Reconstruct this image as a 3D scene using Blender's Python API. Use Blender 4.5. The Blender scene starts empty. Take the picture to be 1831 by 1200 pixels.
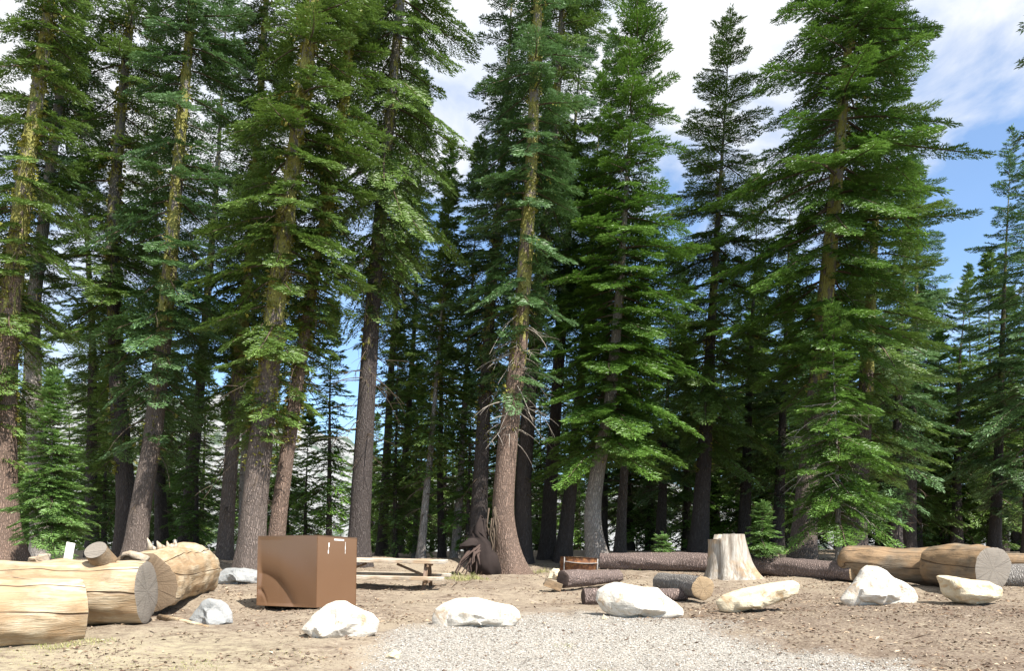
import bpy, math, random
import numpy as np
from mathutils import Vector, Matrix, noise as mnoise
R = math.radians
S = bpy.context.scene
C = bpy.context.collection
rnd = random.Random(7)

# ------------------------------------------------------------------ camera, sky, sun, exposure
F, CX, HY, EYE = 1400.0, 915.5, 988.0, 1.05      # focal length and centre in photo pixels, horizon row, eye height
cam = bpy.data.objects.new('camera', bpy.data.cameras.new('camera'))
C.objects.link(cam); S.camera = cam
cam.location = (0, 0, EYE); cam.rotation_euler = (R(90), 0, 0)
cam.data.sensor_width = 36; cam.data.lens = F/1831*36
cam.data.shift_y = (HY-600)/1831
cam.data.clip_end = 9000

SUN = Vector((0.66, -0.75, 0)).normalized(); EL = R(50)
SUN = Vector((SUN.x*math.cos(EL), SUN.y*math.cos(EL), math.sin(EL)))
sl = bpy.data.lights.new('sun', 'SUN'); sl.energy = 5.0; sl.angle = R(0.5); sl.color = (1, .95, .87)
so = bpy.data.objects.new('sun', sl); C.objects.link(so)
so.rotation_euler = SUN.to_track_quat('Z', 'Y').to_euler()

W = bpy.data.worlds.new('World'); S.world = W; W.use_nodes = True
nt = W.node_tree; nt.nodes.clear(); N = nt.nodes.new; L = nt.links.new
out = N('ShaderNodeOutputWorld'); bg = N('ShaderNodeBackground'); bg.inputs[1].default_value = 0.085
sky = N('ShaderNodeTexSky'); sky.sky_type = 'NISHITA'; sky.sun_disc = False
sky.sun_elevation = EL; sky.sun_rotation = R(138.7); sky.altitude = 1200; sky.air_density = 1.0; sky.dust_density = .6; sky.ozone_density = 1.6
tc = N('ShaderNodeTexCoord')
mp = N('ShaderNodeMapping'); mp.inputs['Scale'].default_value = (1.5, 1.0, 2.6); mp.inputs['Rotation'].default_value = (0, R(28), 0); mp.inputs['Location'].default_value = (1.35, .2, .4)
L(tc.outputs['Generated'], mp.inputs[0])
n1 = N('ShaderNodeTexNoise'); n1.inputs['Scale'].default_value = 3.1; n1.inputs['Detail'].default_value = 9; n1.inputs['Roughness'].default_value = .56; n1.inputs['Distortion'].default_value = .5
L(mp.outputs[0], n1.inputs[0])
# cloud cover thins to blue low in the east (the right of the view)
sx = N('ShaderNodeSeparateXYZ'); L(tc.outputs['Generated'], sx.inputs[0])
m1 = N('ShaderNodeMath'); m1.operation = 'MULTIPLY_ADD'; L(sx.outputs[0], m1.inputs[0]); m1.inputs[1].default_value = -.25; m1.inputs[2].default_value = -.42
m2 = N('ShaderNodeMath'); m2.operation = 'MULTIPLY_ADD'; L(sx.outputs[2], m2.inputs[0]); m2.inputs[1].default_value = 1.2; L(m1.outputs[0], m2.inputs[2])
m3 = N('ShaderNodeMath'); m3.operation = 'ADD'; L(n1.outputs[0], m3.inputs[0]); L(m2.outputs[0], m3.inputs[1])
cr = N('ShaderNodeValToRGB'); cr.color_ramp.elements[0].position = .42; cr.color_ramp.elements[1].position = .66; cr.color_ramp.elements[0].color = (.08, .08, .08, 1)
L(m3.outputs[0], cr.inputs[0])
cm = N('ShaderNodeMix'); cm.data_type = 'RGBA'; L(cr.outputs[0], cm.inputs[0]); sg = N('ShaderNodeVectorMath'); sg.operation = 'MULTIPLY'; L(sky.outputs[0], sg.inputs[0]); sg.inputs[1].default_value = (1.2, 1.4, 1.5); L(sg.outputs[0], cm.inputs[6]); n2 = N('ShaderNodeTexNoise'); n2.inputs['Scale'].default_value = 4.5; n2.inputs['Detail'].default_value = 7; L(mp.outputs[0], n2.inputs[0])
c2 = N('ShaderNodeValToRGB'); c2.color_ramp.elements[0].position = .36; c2.color_ramp.elements[1].position = .60; c2.color_ramp.elements[0].color = (.76, .82, .95, 1); c2.color_ramp.elements[1].color = (.97, .98, 1, 1); L(n2.outputs[0], c2.inputs[0])
cs = N('ShaderNodeVectorMath'); cs.operation = 'SCALE'; L(c2.outputs[0], cs.inputs[0]); cs.inputs['Scale'].default_value = 6.4; L(cs.outputs[0], cm.inputs[7])
L(cm.outputs[2], bg.inputs[0]); L(bg.outputs[0], out.inputs[0])

S.view_settings.view_transform = 'Standard'; S.view_settings.look = 'None'
S.view_settings.exposure = 1.1; S.view_settings.gamma = 1
S.cycles.max_bounces = 5; S.cycles.diffuse_bounces = 3; S.cycles.glossy_bounces = 2; S.cycles.transmission_bounces = 2

# ------------------------------------------------------------------ helpers
def P(px, py, Y):                       # a photo pixel at a known distance -> world point
    return Vector(((px-CX)/F*Y, Y, EYE+(HY-py)/F*Y))
def tag(o, label=None, cat=None, group=None, kind=None):
    if label: o['label'] = label
    if cat: o['category'] = cat
    if group: o['group'] = group
    if kind: o['kind'] = kind
    return o
def empty(name, loc, rot=(0, 0, 0)):
    o = bpy.data.objects.new(name, None); C.objects.link(o); o.location = loc; o.rotation_euler = rot
    o.empty_display_size = .2
    return o
def mesh_np(name, V, Fc, mat, parent=None, tone=None, smooth=False):
    """V (n,3); Fc (m,k) with constant k, or list of arrays; tone per face"""
    me = bpy.data.meshes.new(name)
    V = np.asarray(V, dtype=np.float32)
    if not isinstance(Fc, list): Fc = [Fc]
    Fc = [np.asarray(f, dtype=np.int32) for f in Fc if len(f)]
    loops = np.concatenate([f.ravel() for f in Fc])
    tot = np.concatenate([np.full(len(f), f.shape[1], dtype=np.int32) for f in Fc])
    st = np.concatenate([[0], np.cumsum(tot)[:-1]]).astype(np.int32)
    me.vertices.add(len(V)); me.vertices.foreach_set('co', V.ravel())
    me.loops.add(len(loops)); me.loops.foreach_set('vertex_index', loops)
    me.polygons.add(len(tot)); me.polygons.foreach_set('loop_start', st); me.polygons.foreach_set('loop_total', tot)
    if smooth: me.polygons.foreach_set('use_smooth', np.ones(len(tot), dtype=bool))
    me.update(calc_edges=True)
    if tone is not None:
        a = me.attributes.new('tone', 'FLOAT', 'FACE'); a.data.foreach_set('value', np.asarray(tone, dtype=np.float32))
    if mat: me.materials.append(mat)
    o = bpy.data.objects.new(name, me); C.objects.link(o)
    if parent: o.parent = parent
    return o
def grid_faces(nr, nc, wrap=True):
    r = np.arange(nr-1)[:, None]; c = np.arange(nc if wrap else nc-1)[None, :]
    c2 = (c+1) % nc
    return np.stack([r*nc+c, r*nc+c2, (r+1)*nc+c2, (r+1)*nc+c], -1).reshape(-1, 4)
def vn(p, s=1.0, seed=0.0):
    return mnoise.noise(Vector((p[0]*s+seed, p[1]*s-seed*.7, p[2]*s+seed*1.3)))
def hash2(ix, iy, seed):
    h = (ix.astype(np.int64)*374761393 + iy.astype(np.int64)*668265263 + seed*974634777) & 0xffffffff
    h = ((h ^ (h >> 13))*1274126177) & 0xffffffff
    return ((h ^ (h >> 16)) & 0xffff)/65535.0
def vnoise2(x, y, seed=0):
    ix = np.floor(x); iy = np.floor(y); fx = x-ix; fy = y-iy
    fx = fx*fx*(3-2*fx); fy = fy*fy*(3-2*fy)
    a = hash2(ix, iy, seed); b = hash2(ix+1, iy, seed); c = hash2(ix, iy+1, seed); d = hash2(ix+1, iy+1, seed)
    return (a*(1-fx)+b*fx)*(1-fy)+(c*(1-fx)+d*fx)*fy

# ------------------------------------------------------------------ materials
def mat(name):
    m = bpy.data.materials.new(name); m.use_nodes = True
    t = m.node_tree; b = t.nodes['Principled BSDF']; b.inputs['Roughness'].default_value = .85
    b.inputs['Specular IOR Level'].default_value = .25
    return m, t, b
def nd(t, kind, **kw):
    n = t.nodes.new(kind)
    for k, v in kw.items():
        if k in ('op',): n.operation = v
        elif k == 'ins':
            for kk, vv in v.items(): n.inputs[kk].default_value = vv
        else: setattr(n, k, v)
    return n
def ramp(t, src, stops):
    r = t.nodes.new('ShaderNodeValToRGB'); e = r.color_ramp.elements
    while len(e) < len(stops): e.new(.5)
    for el, (p, c) in zip(e, stops):
        el.position = p; el.color = tuple(c)+(1,) if len(c) == 3 else c
    t.links.new(src, r.inputs[0]); return r
def mixc(t, fac, a, b, mode='MIX'):
    m = t.nodes.new('ShaderNodeMix'); m.data_type = 'RGBA'; m.blend_type = mode
    for idx, v in ((0, fac), (6, a), (7, b)):
        if isinstance(v, bpy.types.NodeSocket): t.links.new(v, m.inputs[idx])
        elif isinstance(v, (int, float)): m.inputs[idx].default_value = v
        else: m.inputs[idx].default_value = tuple(v)+(1,)
    return m.outputs[2]
def noi(t, vec, scale, detail=4, rough=.55, dist=0):
    n = nd(t, 'ShaderNodeTexNoise', ins={'Scale': scale, 'Detail': detail, 'Roughness': rough, 'Distortion': dist})
    if vec: t.links.new(vec, n.inputs[0])
    return n.outputs[0]
def maps(t, sock, scale=(1, 1, 1), loc=(0, 0, 0)):
    m = nd(t, 'ShaderNodeMapping'); m.inputs['Scale'].default_value = scale; m.inputs['Location'].default_value = loc
    t.links.new(sock, m.inputs[0]); return m.outputs[0]
def bump(t, b, h, strength=.5, dist=.02):
    n = nd(t, 'ShaderNodeBump', ins={'Strength': strength, 'Distance': dist}); t.links.new(h, n.inputs['Height']); t.links.new(n.outputs[0], b.inputs['Normal'])
def coord(t, which='Object'):
    return t.nodes.new('ShaderNodeTexCoord').outputs[which]
def mth(t, op, a, b=None, clamp=False):
    n = nd(t, 'ShaderNodeMath', op=op); n.use_clamp = clamp
    for i, v in enumerate((a, b)):
        if v is None: continue
        if isinstance(v, bpy.types.NodeSocket): t.links.new(v, n.inputs[i])
        else: n.inputs[i].default_value = v
    return n.outputs[0]

def needles_mat(name, dark, mid, tip):
    m, t, b = mat(name)
    a = nd(t, 'ShaderNodeAttribute'); a.attribute_name = 'tone'
    r = ramp(t, a.outputs['Fac'], [(0, dark), (.5, mid), (1, tip)])
    big = noi(t, coord(t), .9, 2)
    c = mixc(t, mth(t, 'MULTIPLY', big, .55), r.outputs[0], tuple(x*y for x, y in zip(mid, (1.15, 1.1, .7))))
    t.links.new(c, b.inputs['Base Color']); b.inputs['Roughness'].default_value = .42; b.inputs['Specular IOR Level'].default_value = .5
    tr = nd(t, 'ShaderNodeBsdfTranslucent'); t.links.new(c, tr.inputs[0])
    ms = nd(t, 'ShaderNodeMixShader'); ms.inputs[0].default_value = .24
    t.links.new(b.outputs[0], ms.inputs[1]); t.links.new(tr.outputs[0], ms.inputs[2])
    t.links.new(ms.outputs[0], t.nodes['Material Output'].inputs[0])
    return m
M = {}
M['ndl_olive'] = needles_mat('olive needles', (.020, .045, .010), (.110, .190, .036), (.27, .40, .16))
M['ndl_blue'] = needles_mat('blue green needles', (.018, .045, .018), (.085, .170, .056), (.25, .40, .24))
M['ndl_green'] = needles_mat('fresh green needles', (.020, .052, .010), (.095, .195, .030), (.21, .36, .09))
M['ndl_young'] = needles_mat('young fir needles', (.05, .11, .025), (.13, .24, .06), (.26, .40, .18))

def bark_mat(name, c1, c2, c3, lich=.0, z0=4, z1=9):
    m, t, b = mat(name); g = coord(t)
    v = nd(t, 'ShaderNodeTexVoronoi', ins={'Scale': 1.0, 'Randomness': 1.0}); v.feature = 'DISTANCE_TO_EDGE'
    w = maps(t, g, (24, 24, 4.6))
    dn = noi(t, g, 5, 3)
    wv = nd(t, 'ShaderNodeVectorMath', op='ADD'); t.links.new(w, wv.inputs[0])
    cc = nd(t, 'ShaderNodeCombineXYZ'); t.links.new(mth(t, 'MULTIPLY', dn, 3.4), cc.inputs[0]); t.links.new(mth(t, 'MULTIPLY', dn, 3.0), cc.inputs[2]); t.links.new(cc.outputs[0], wv.inputs[1])
    t.links.new(wv.outputs[0], v.inputs[0])
    fis = ramp(t, v.outputs[0], [(.0, (0, 0, 0)), (.34, (1, 1, 1))])
    fine = noi(t, maps(t, g, (34, 34, 14)), 1, 5, .7)
    big = noi(t, g, 1.3, 3)
    base = mixc(t, big, c1, c2)
    base = mixc(t, mth(t, 'MULTIPLY', fine, .8), base, c3)
    dk = mixc(t, .62, base, (.022, .016, .014))
    col = mixc(t, fis.outputs[0], dk, base)
    if lich > 0:
        sp = nd(t, 'ShaderNodeSeparateXYZ'); t.links.new(g, sp.inputs[0])
        zu = nd(t, 'ShaderNodeMapRange', ins={1: z1-1, 2: z1+6, 3: 0, 4: .8}); t.links.new(sp.outputs[2], zu.inputs[0])
        col = mixc(t, zu.outputs[0], col, mixc(t, fine, (.11, .10, .09), (.34, .32, .30)))
        zf = nd(t, 'ShaderNodeMapRange', ins={1: z0, 2: z1, 3: 0, 4: lich}); t.links.new(sp.outputs[2], zf.inputs[0])
        ln = noi(t, maps(t, g, (4.5, 4.5, 1.8)), 1.6, 7, .72)
        lm = ramp(t, mth(t, 'ADD', ln, mth(t, 'MULTIPLY', zf.outputs[0], .20)), [(.625, (0, 0, 0)), (.68, (1, 1, 1))])
        lf = mth(t, 'MULTIPLY', lm.outputs[0], mth(t, 'MINIMUM', mth(t, 'MULTIPLY', zf.outputs[0], 3.0), 1.0))
        col = mixc(t, lf, col, mixc(t, fine, (.12, .12, .03), (.40, .38, .12)))
    t.links.new(col, b.inputs['Base Color'])
    hh = mth(t, 'ADD', mth(t, 'MULTIPLY', fis.outputs[0], .7), mth(t, 'MULTIPLY', fine, .6))
    bump(t, b, hh, .95, .035)
    b.inputs['Roughness'].default_value = .95
    return m
M['bark_red'] = bark_mat('reddish fir bark', (.22, .145, .11), (.30, .18, .12), (.27, .22, .19), .95, 4.5, 8)
M['bark_brown'] = bark_mat('brown fir bark', (.155, .115, .095), (.21, .16, .135), (.24, .205, .185), 1.0, 3.5, 7)
M['bark_dark'] = bark_mat('dark fir bark', (.060, .050, .046), (.10, .078, .07), (.12, .105, .10), .6, 4, 9)
M['bark_grey'] = bark_mat('grey fir bark', (.30, .26, .235), (.40, .36, .32), (.44, .41, .38), .25, 5, 9)
M['bark_log'] = bark_mat('log bark', (.19, .13, .11), (.25, .18, .155), (.33, .27, .25))
M['bark_ashy'] = bark_mat('ashy log bark', (.10, .085, .08), (.30, .28, .26), (.45, .43, .40))
def plain(name, col, rough=.9, var=.35, sc=6, spec=.2):
    m, t, b = mat(name); g = coord(t)
    n = noi(t, g, sc, 5, .6)
    c = mixc(t, n, tuple(x*(1-var) for x in col), tuple(min(1, x*(1+var)) for x in col))
    t.links.new(c, b.inputs['Base Color']); b.inputs['Roughness'].default_value = rough; b.inputs['Specular IOR Level'].default_value = spec
    bump(t, b, n, .4, .01); return m
M['twig'] = plain('branch wood', (.10, .075, .055), sc=9)
M['deadtwig'] = plain('dead grey twigs', (.34, .30, .26), sc=9)
M['lichen'] = needles_mat('wolf lichen', (.12, .125, .02), (.26, .26, .05), (.42, .40, .13))

# ------------------------------------------------------------------ ground height from known contact points
CTRL = [(x, 1200, 9.5) for x in (-300, 0, 450, 915, 1400, 1831, 2200)] + [
 (60, 1160, 10.3), (140, 1150, 10.5), (255, 1118, 12.0), (370, 1117, 12.3), (600, 1138, 11.1), (850, 1120, 12.2), (1150, 1105, 13.0), (1350, 1095, 13.6),
 (1575, 1081, 15.4), (1740, 1082, 15.2), (1900, 1075, 15.5), (520, 1094, 13.6), (640, 1082, 14.6), (720, 1051, 18.0), (1040, 1036, 19.5), (912, 1031, 23.0), (1075, 1016, 25.0),
 (1310, 1033, 20.0), (1160, 1016, 23.0), (1440, 1031, 20), (1530, 1042, 19), (1600, 1052, 18.3), (1750, 1050, 17.5), (1435, 1001, 25.0), (1780, 988, 33.0), (1900, 1000, 24),
 (445, 1012, 22.0), (15, 1006, 21.0), (-300, 1010, 21), (420, 1045, 18.5), (640, 998, 25.0), (1250, 992, 28.0), (1060, 1083, 15.0), (1235, 1072, 16.0), (300, 1060, 15.5), (100, 1075, 15),
 (1045, 1052, 18), (800, 1000, 25), (250, 1000, 23), (1530, 992, 27), (920, 984, 34), (300, 984, 34), (600, 990, 34), (1400, 983, 34), (2300, 980, 34), (-700, 984, 34), (-600, 1110, 12.5), (2300, 1090, 14.5)]
CP = np.array([[(px-CX)/F*Y, Y, EYE+(HY-py)/F*Y] for px, py, Y in CTRL])
def base_h(X, Y):
    X = np.asarray(X, float); Y = np.asarray(Y, float)
    num = 0; den = 0
    for cx, cy, cz in CP:
        d2 = ((X-cx)*.45)**2+(Y-cy)**2+.25
        w = 1/d2**1.7; num = num+w*cz; den = den+w
    h = num/den
    far = np.clip((Y-34)/14, 0, 1); h = h*(1-far)+1.1*far
    near = np.clip((9.5-Y)/6, 0, 1); h = h*(1-near)+(-.5)*near
    drop = np.clip((Y-52)/150, 0, 1)
    h = h - drop*drop*(3-2*drop)*70
    edge = np.clip((np.abs(X)-60)/200, 0, 1)
    return h-edge*6
def gz(X, Y):
    return float(base_h(np.array([X]), np.array([Y]))[0])

def axis(lo, hi, step, far_lo, far_hi):
    a = list(np.arange(lo, hi+1e-6, step)); s = step; x = hi
    while x < far_hi: s *= 1.35; x += s; a.append(x)
    s = step; x = lo
    while x > far_lo: s *= 1.35; x -= s; a.insert(0, x)
    return np.array(a)
gx = axis(-13, 14, .09, -4000, 4000); gy = axis(7.5, 27, .08, -60, 6000)
XX, YY = np.meshgrid(gx, gy)
ZZ = base_h(XX, YY)
fade = np.exp(-np.maximum(YY-27, 0)/25)
ZZ = ZZ + fade*(.075*(vnoise2(XX*.9, YY*.9, 3)-.5)+.045*(vnoise2(XX*2.3, YY*2.3, 4)-.5)+.028*(vnoise2(XX*6, YY*6, 5)-.5)+.012*(vnoise2(XX*12.5, YY*12.5, 6)-.5))

# gravel pad outline in plan
def gravel_mask(X, Y):
    px = CX+X/Y*F; z = base_h(X, Y); py = HY-(z-EYE)/Y*F
    wob = (vnoise2(X*1.3, Y*1.3, 21)-.5)*120+(vnoise2(X*4, Y*4, 22)-.5)*70+(vnoise2(X*9, Y*9, 23)-.5)*40
    left = np.interp(py, [1095, 1120, 1160, 1200], [1000, 745, 705, 690]) + wob*.8
    right = np.interp(py, [1095, 1110, 1140, 1200], [1150, 1235, 1330, 1600]) + wob*1.2
    top = 1104+wob*.14
    m = np.clip((px-left)/110+.5, 0, 1)*np.clip((right-px)/150+.5, 0, 1)*np.clip((py-top)/22+.5, 0, 1)
    return m
m, t, b = mat('dirt ground'); g = coord(t)
at = nd(t, 'ShaderNodeAttribute'); at.attribute_name = 'gravel'
ag = nd(t, 'ShaderNodeAttribute'); ag.attribute_name = 'grassy'
n_big = noi(t, g, .8, 5, .6); n_med = noi(t, maps(t, g, (3.2, 6, 3)), 1.6, 6, .65); n_f = noi(t, g, 38, 4, .7); n_s = noi(t, maps(t, g, (9, 24, 9)), 2.2, 4, .6)
dirt = ramp(t, n_med, [(.30, (.10, .073, .054)), (.48, (.205, .162, .12)), (.66, (.33, .275, .21))]).outputs[0]
dirt = mixc(t, ramp(t, n_big, [(.42, (0, 0, 0)), (.62, (1, 1, 1))]).outputs[0], dirt, (.30, .25, .185))
dirt = mixc(t, ramp(t, n_s, [(.56, (0, 0, 0)), (.66, (1, 1, 1))]).outputs[0], dirt, (.11, .065, .05))
dirt = mixc(t, ramp(t, n_f, [(.62, (0, 0, 0)), (.72, (1, 1, 1))]).outputs[0], dirt, (.42, .36, .30))
dirt = mixc(t, mth(t, 'MULTIPLY', ag.outputs['Fac'], ramp(t, n_med, [(.35, (0, 0, 0)), (.65, (1, 1, 1))]).outputs[0]), dirt, (.33, .29, .195))
ab = nd(t, 'ShaderNodeAttribute'); ab.attribute_name = 'litter'
dirt = mixc(t, mth(t, 'MULTIPLY', ab.outputs['Fac'], ramp(t, n_s, [(.40, (0, 0, 0)), (.56, (1, 1, 1))]).outputs[0]), dirt, (.115, .083, .062))
grv = ramp(t, n_f, [(.36, (.16, .14, .118)), (.5, (.30, .275, .24)), (.62, (.44, .42, .38))]).outputs[0]
col = mixc(t, mth(t, 'ADD', at.outputs['Fac'], mth(t, 'MULTIPLY', mth(t, 'SUBTRACT', n_f, .5), mth(t, 'MULTIPLY', at.outputs['Fac'], 1.2)), True), dirt, grv)
t.links.new(col, b.inputs['Base Color']); b.inputs['Roughness'].default_value = .95
bump(t, b, mth(t, 'ADD', n_f, mth(t, 'MULTIPLY', n_s, .7)), .8, .025)
M['ground'] = m
nr, nc = XX.shape
ground = mesh_np('ground', np.stack([XX, YY, ZZ], -1).reshape(-1, 3), grid_faces(nr, nc, False), m, smooth=True)
tag(ground, 'tan dirt campground floor littered with needles and chips', 'ground', kind='structure')
a = ground.data.attributes.new('gravel', 'FLOAT', 'POINT')
gm = np.where((YY > 5) & (YY < 20), gravel_mask(XX, np.maximum(YY, 5)), 0); a.data.foreach_set('value', gm.astype(np.float32).ravel())
a = ground.data.attributes.new('grassy', 'FLOAT', 'POINT')
PXG = CX+XX/np.maximum(YY, 1)*F
gr_ = np.clip((620-PXG)/250, 0, 1)*np.clip((12-YY)/1.5, 0, 1)
a.data.foreach_set('value', gr_.astype(np.float32).ravel())
a = ground.data.attributes.new('litter', 'FLOAT', 'POINT')
lt_ = np.clip((PXG-900)/500, .05, .85)*np.clip((20-YY)/6, 0, 1)
a.data.foreach_set('value', lt_.astype(np.float32).ravel())
# exact height sampling of the built ground
def ground_z(x, y):
    i = np.clip(np.searchsorted(gx, x)-1, 0, len(gx)-2); j = np.clip(np.searchsorted(gy, y)-1, 0, len(gy)-2)
    fx = (x-gx[i])/(gx[i+1]-gx[i]); fy = (y-gy[j])/(gy[j+1]-gy[j])
    return (ZZ[j, i]*(1-fx)+ZZ[j, i+1]*fx)*(1-fy)+(ZZ[j+1, i]*(1-fx)+ZZ[j+1, i+1]*fx)*fy
def G(px, py):                          # photo pixel -> point on the ground
    Y = 8.0
    while Y < 60:
        x = (px-CX)/F*Y; z = EYE+(HY-py)/F*Y
        if z <= gz(x, Y): break
        Y += .05
    return Vector((x, Y, gz(x, Y)))

# ------------------------------------------------------------------ far mountain
def mountain():
    nx, ny = 260, 90
    xs = np.linspace(-1500, 1300, nx); ys = np.linspace(900, 2100, ny)
    X, Y = np.meshgrid(xs, ys)
    px = CX+xs/1400*F
    ridge = np.interp(px, [-900, 0, 350, 520, 580, 640, 700, 760, 900, 1300, 2300], [240, 290, 260, 238, 222, 178, 150, 138, 120, 90, 60])
    u = (ys-900)/1200
    prof = np.sin(np.clip(u/.42, 0, 1)*math.pi/2)**1.1*np.where(u > .42, np.cos((u-.42)/.58*math.pi/2)**.7, 1)
    nz = (vnoise2(X/120, Y/120, 31)-.5)*55+(vnoise2(X/45, Y/45, 32)-.5)*30+(vnoise2(X/17, Y/17, 33)-.5)*12+(vnoise2(X/7, Y/7, 34)-.5)*6
    Z = -75+(ridge[None, :]+75)*prof[:, None]+nz*np.clip(prof[:, None]*1.3, 0, 1)
    m, t, b = mat('granite mountain'); g = coord(t)
    n = noi(t, g, .022, 8, .66); n2 = noi(t, maps(t, g, (1, 1, 2.2)), .06, 6, .7)
    c = mixc(t, n2, (.22, .23, .24), (.34, .34, .335))
    c = mixc(t, ramp(t, n, [(.53, (0, 0, 0)), (.58, (1, 1, 1))]).outputs[0], c, (.08, .11, .08))
    t.links.new(c, b.inputs['Base Color']); bump(t, b, n2, 1, 8)
    o = mesh_np('mountain', np.stack([X, Y, Z], -1).reshape(-1, 3), grid_faces(ny, nx, False), m, smooth=True)
    tag(o, 'pale granite mountain slope with green scrub patches beyond the trees', 'mountain', kind='structure')
mountain()

# ------------------------------------------------------------------ trees
UP = np.array([0, 0, 1.0])
def norm(v): return v/np.maximum(np.linalg.norm(v, axis=-1, keepdims=True), 1e-9)

def blades(base, axis_, nrm, ln, wd, tone, fold=.4):
    """folded needle-brush twigs: two triangles each"""
    q = norm(np.cross(axis_, nrm))
    b0 = base; tip = base+axis_*ln[:, None]
    mid = base+axis_*(ln*.42)[:, None]+nrm*(wd*fold)[:, None]
    l = mid+q*(wd*.5)[:, None]; r = mid-q*(wd*.5)[:, None]
    V = np.stack([b0, l, tip, r], 1).reshape(-1, 3)
    i = np.arange(len(base))[:, None]*4
    Fc = np.stack([np.concatenate([i, i+1, i+2], 1), np.concatenate([i, i+2, i+3], 1)], 1).reshape(-1, 3)
    return V, Fc, np.repeat(tone, 2)

def tubes(paths, radii, sides=3):
    """paths (n,k,3), radii (n,k)"""
    n, k, _ = paths.shape
    tg = np.gradient(paths, axis=1); tg = norm(tg)
    ref = np.tile(np.array([.31, .17, .93]), (n, k, 1))
    u = norm(np.cross(tg, ref)); v = np.cross(tg, u)
    an = np.arange(sides)/sides*2*math.pi
    ring = paths[:, :, None, :]+radii[:, :, None, None]*(u[:, :, None, :]*np.cos(an)[None, None, :, None]+v[:, :, None, :]*np.sin(an)[None, None, :, None])
    V = ring.reshape(-1, 3)
    f = grid_faces(k, sides)
    Fc = (f[None]+(np.arange(n)*k*sides)[:, None, None]).reshape(-1, 4)
    return V, Fc

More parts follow.
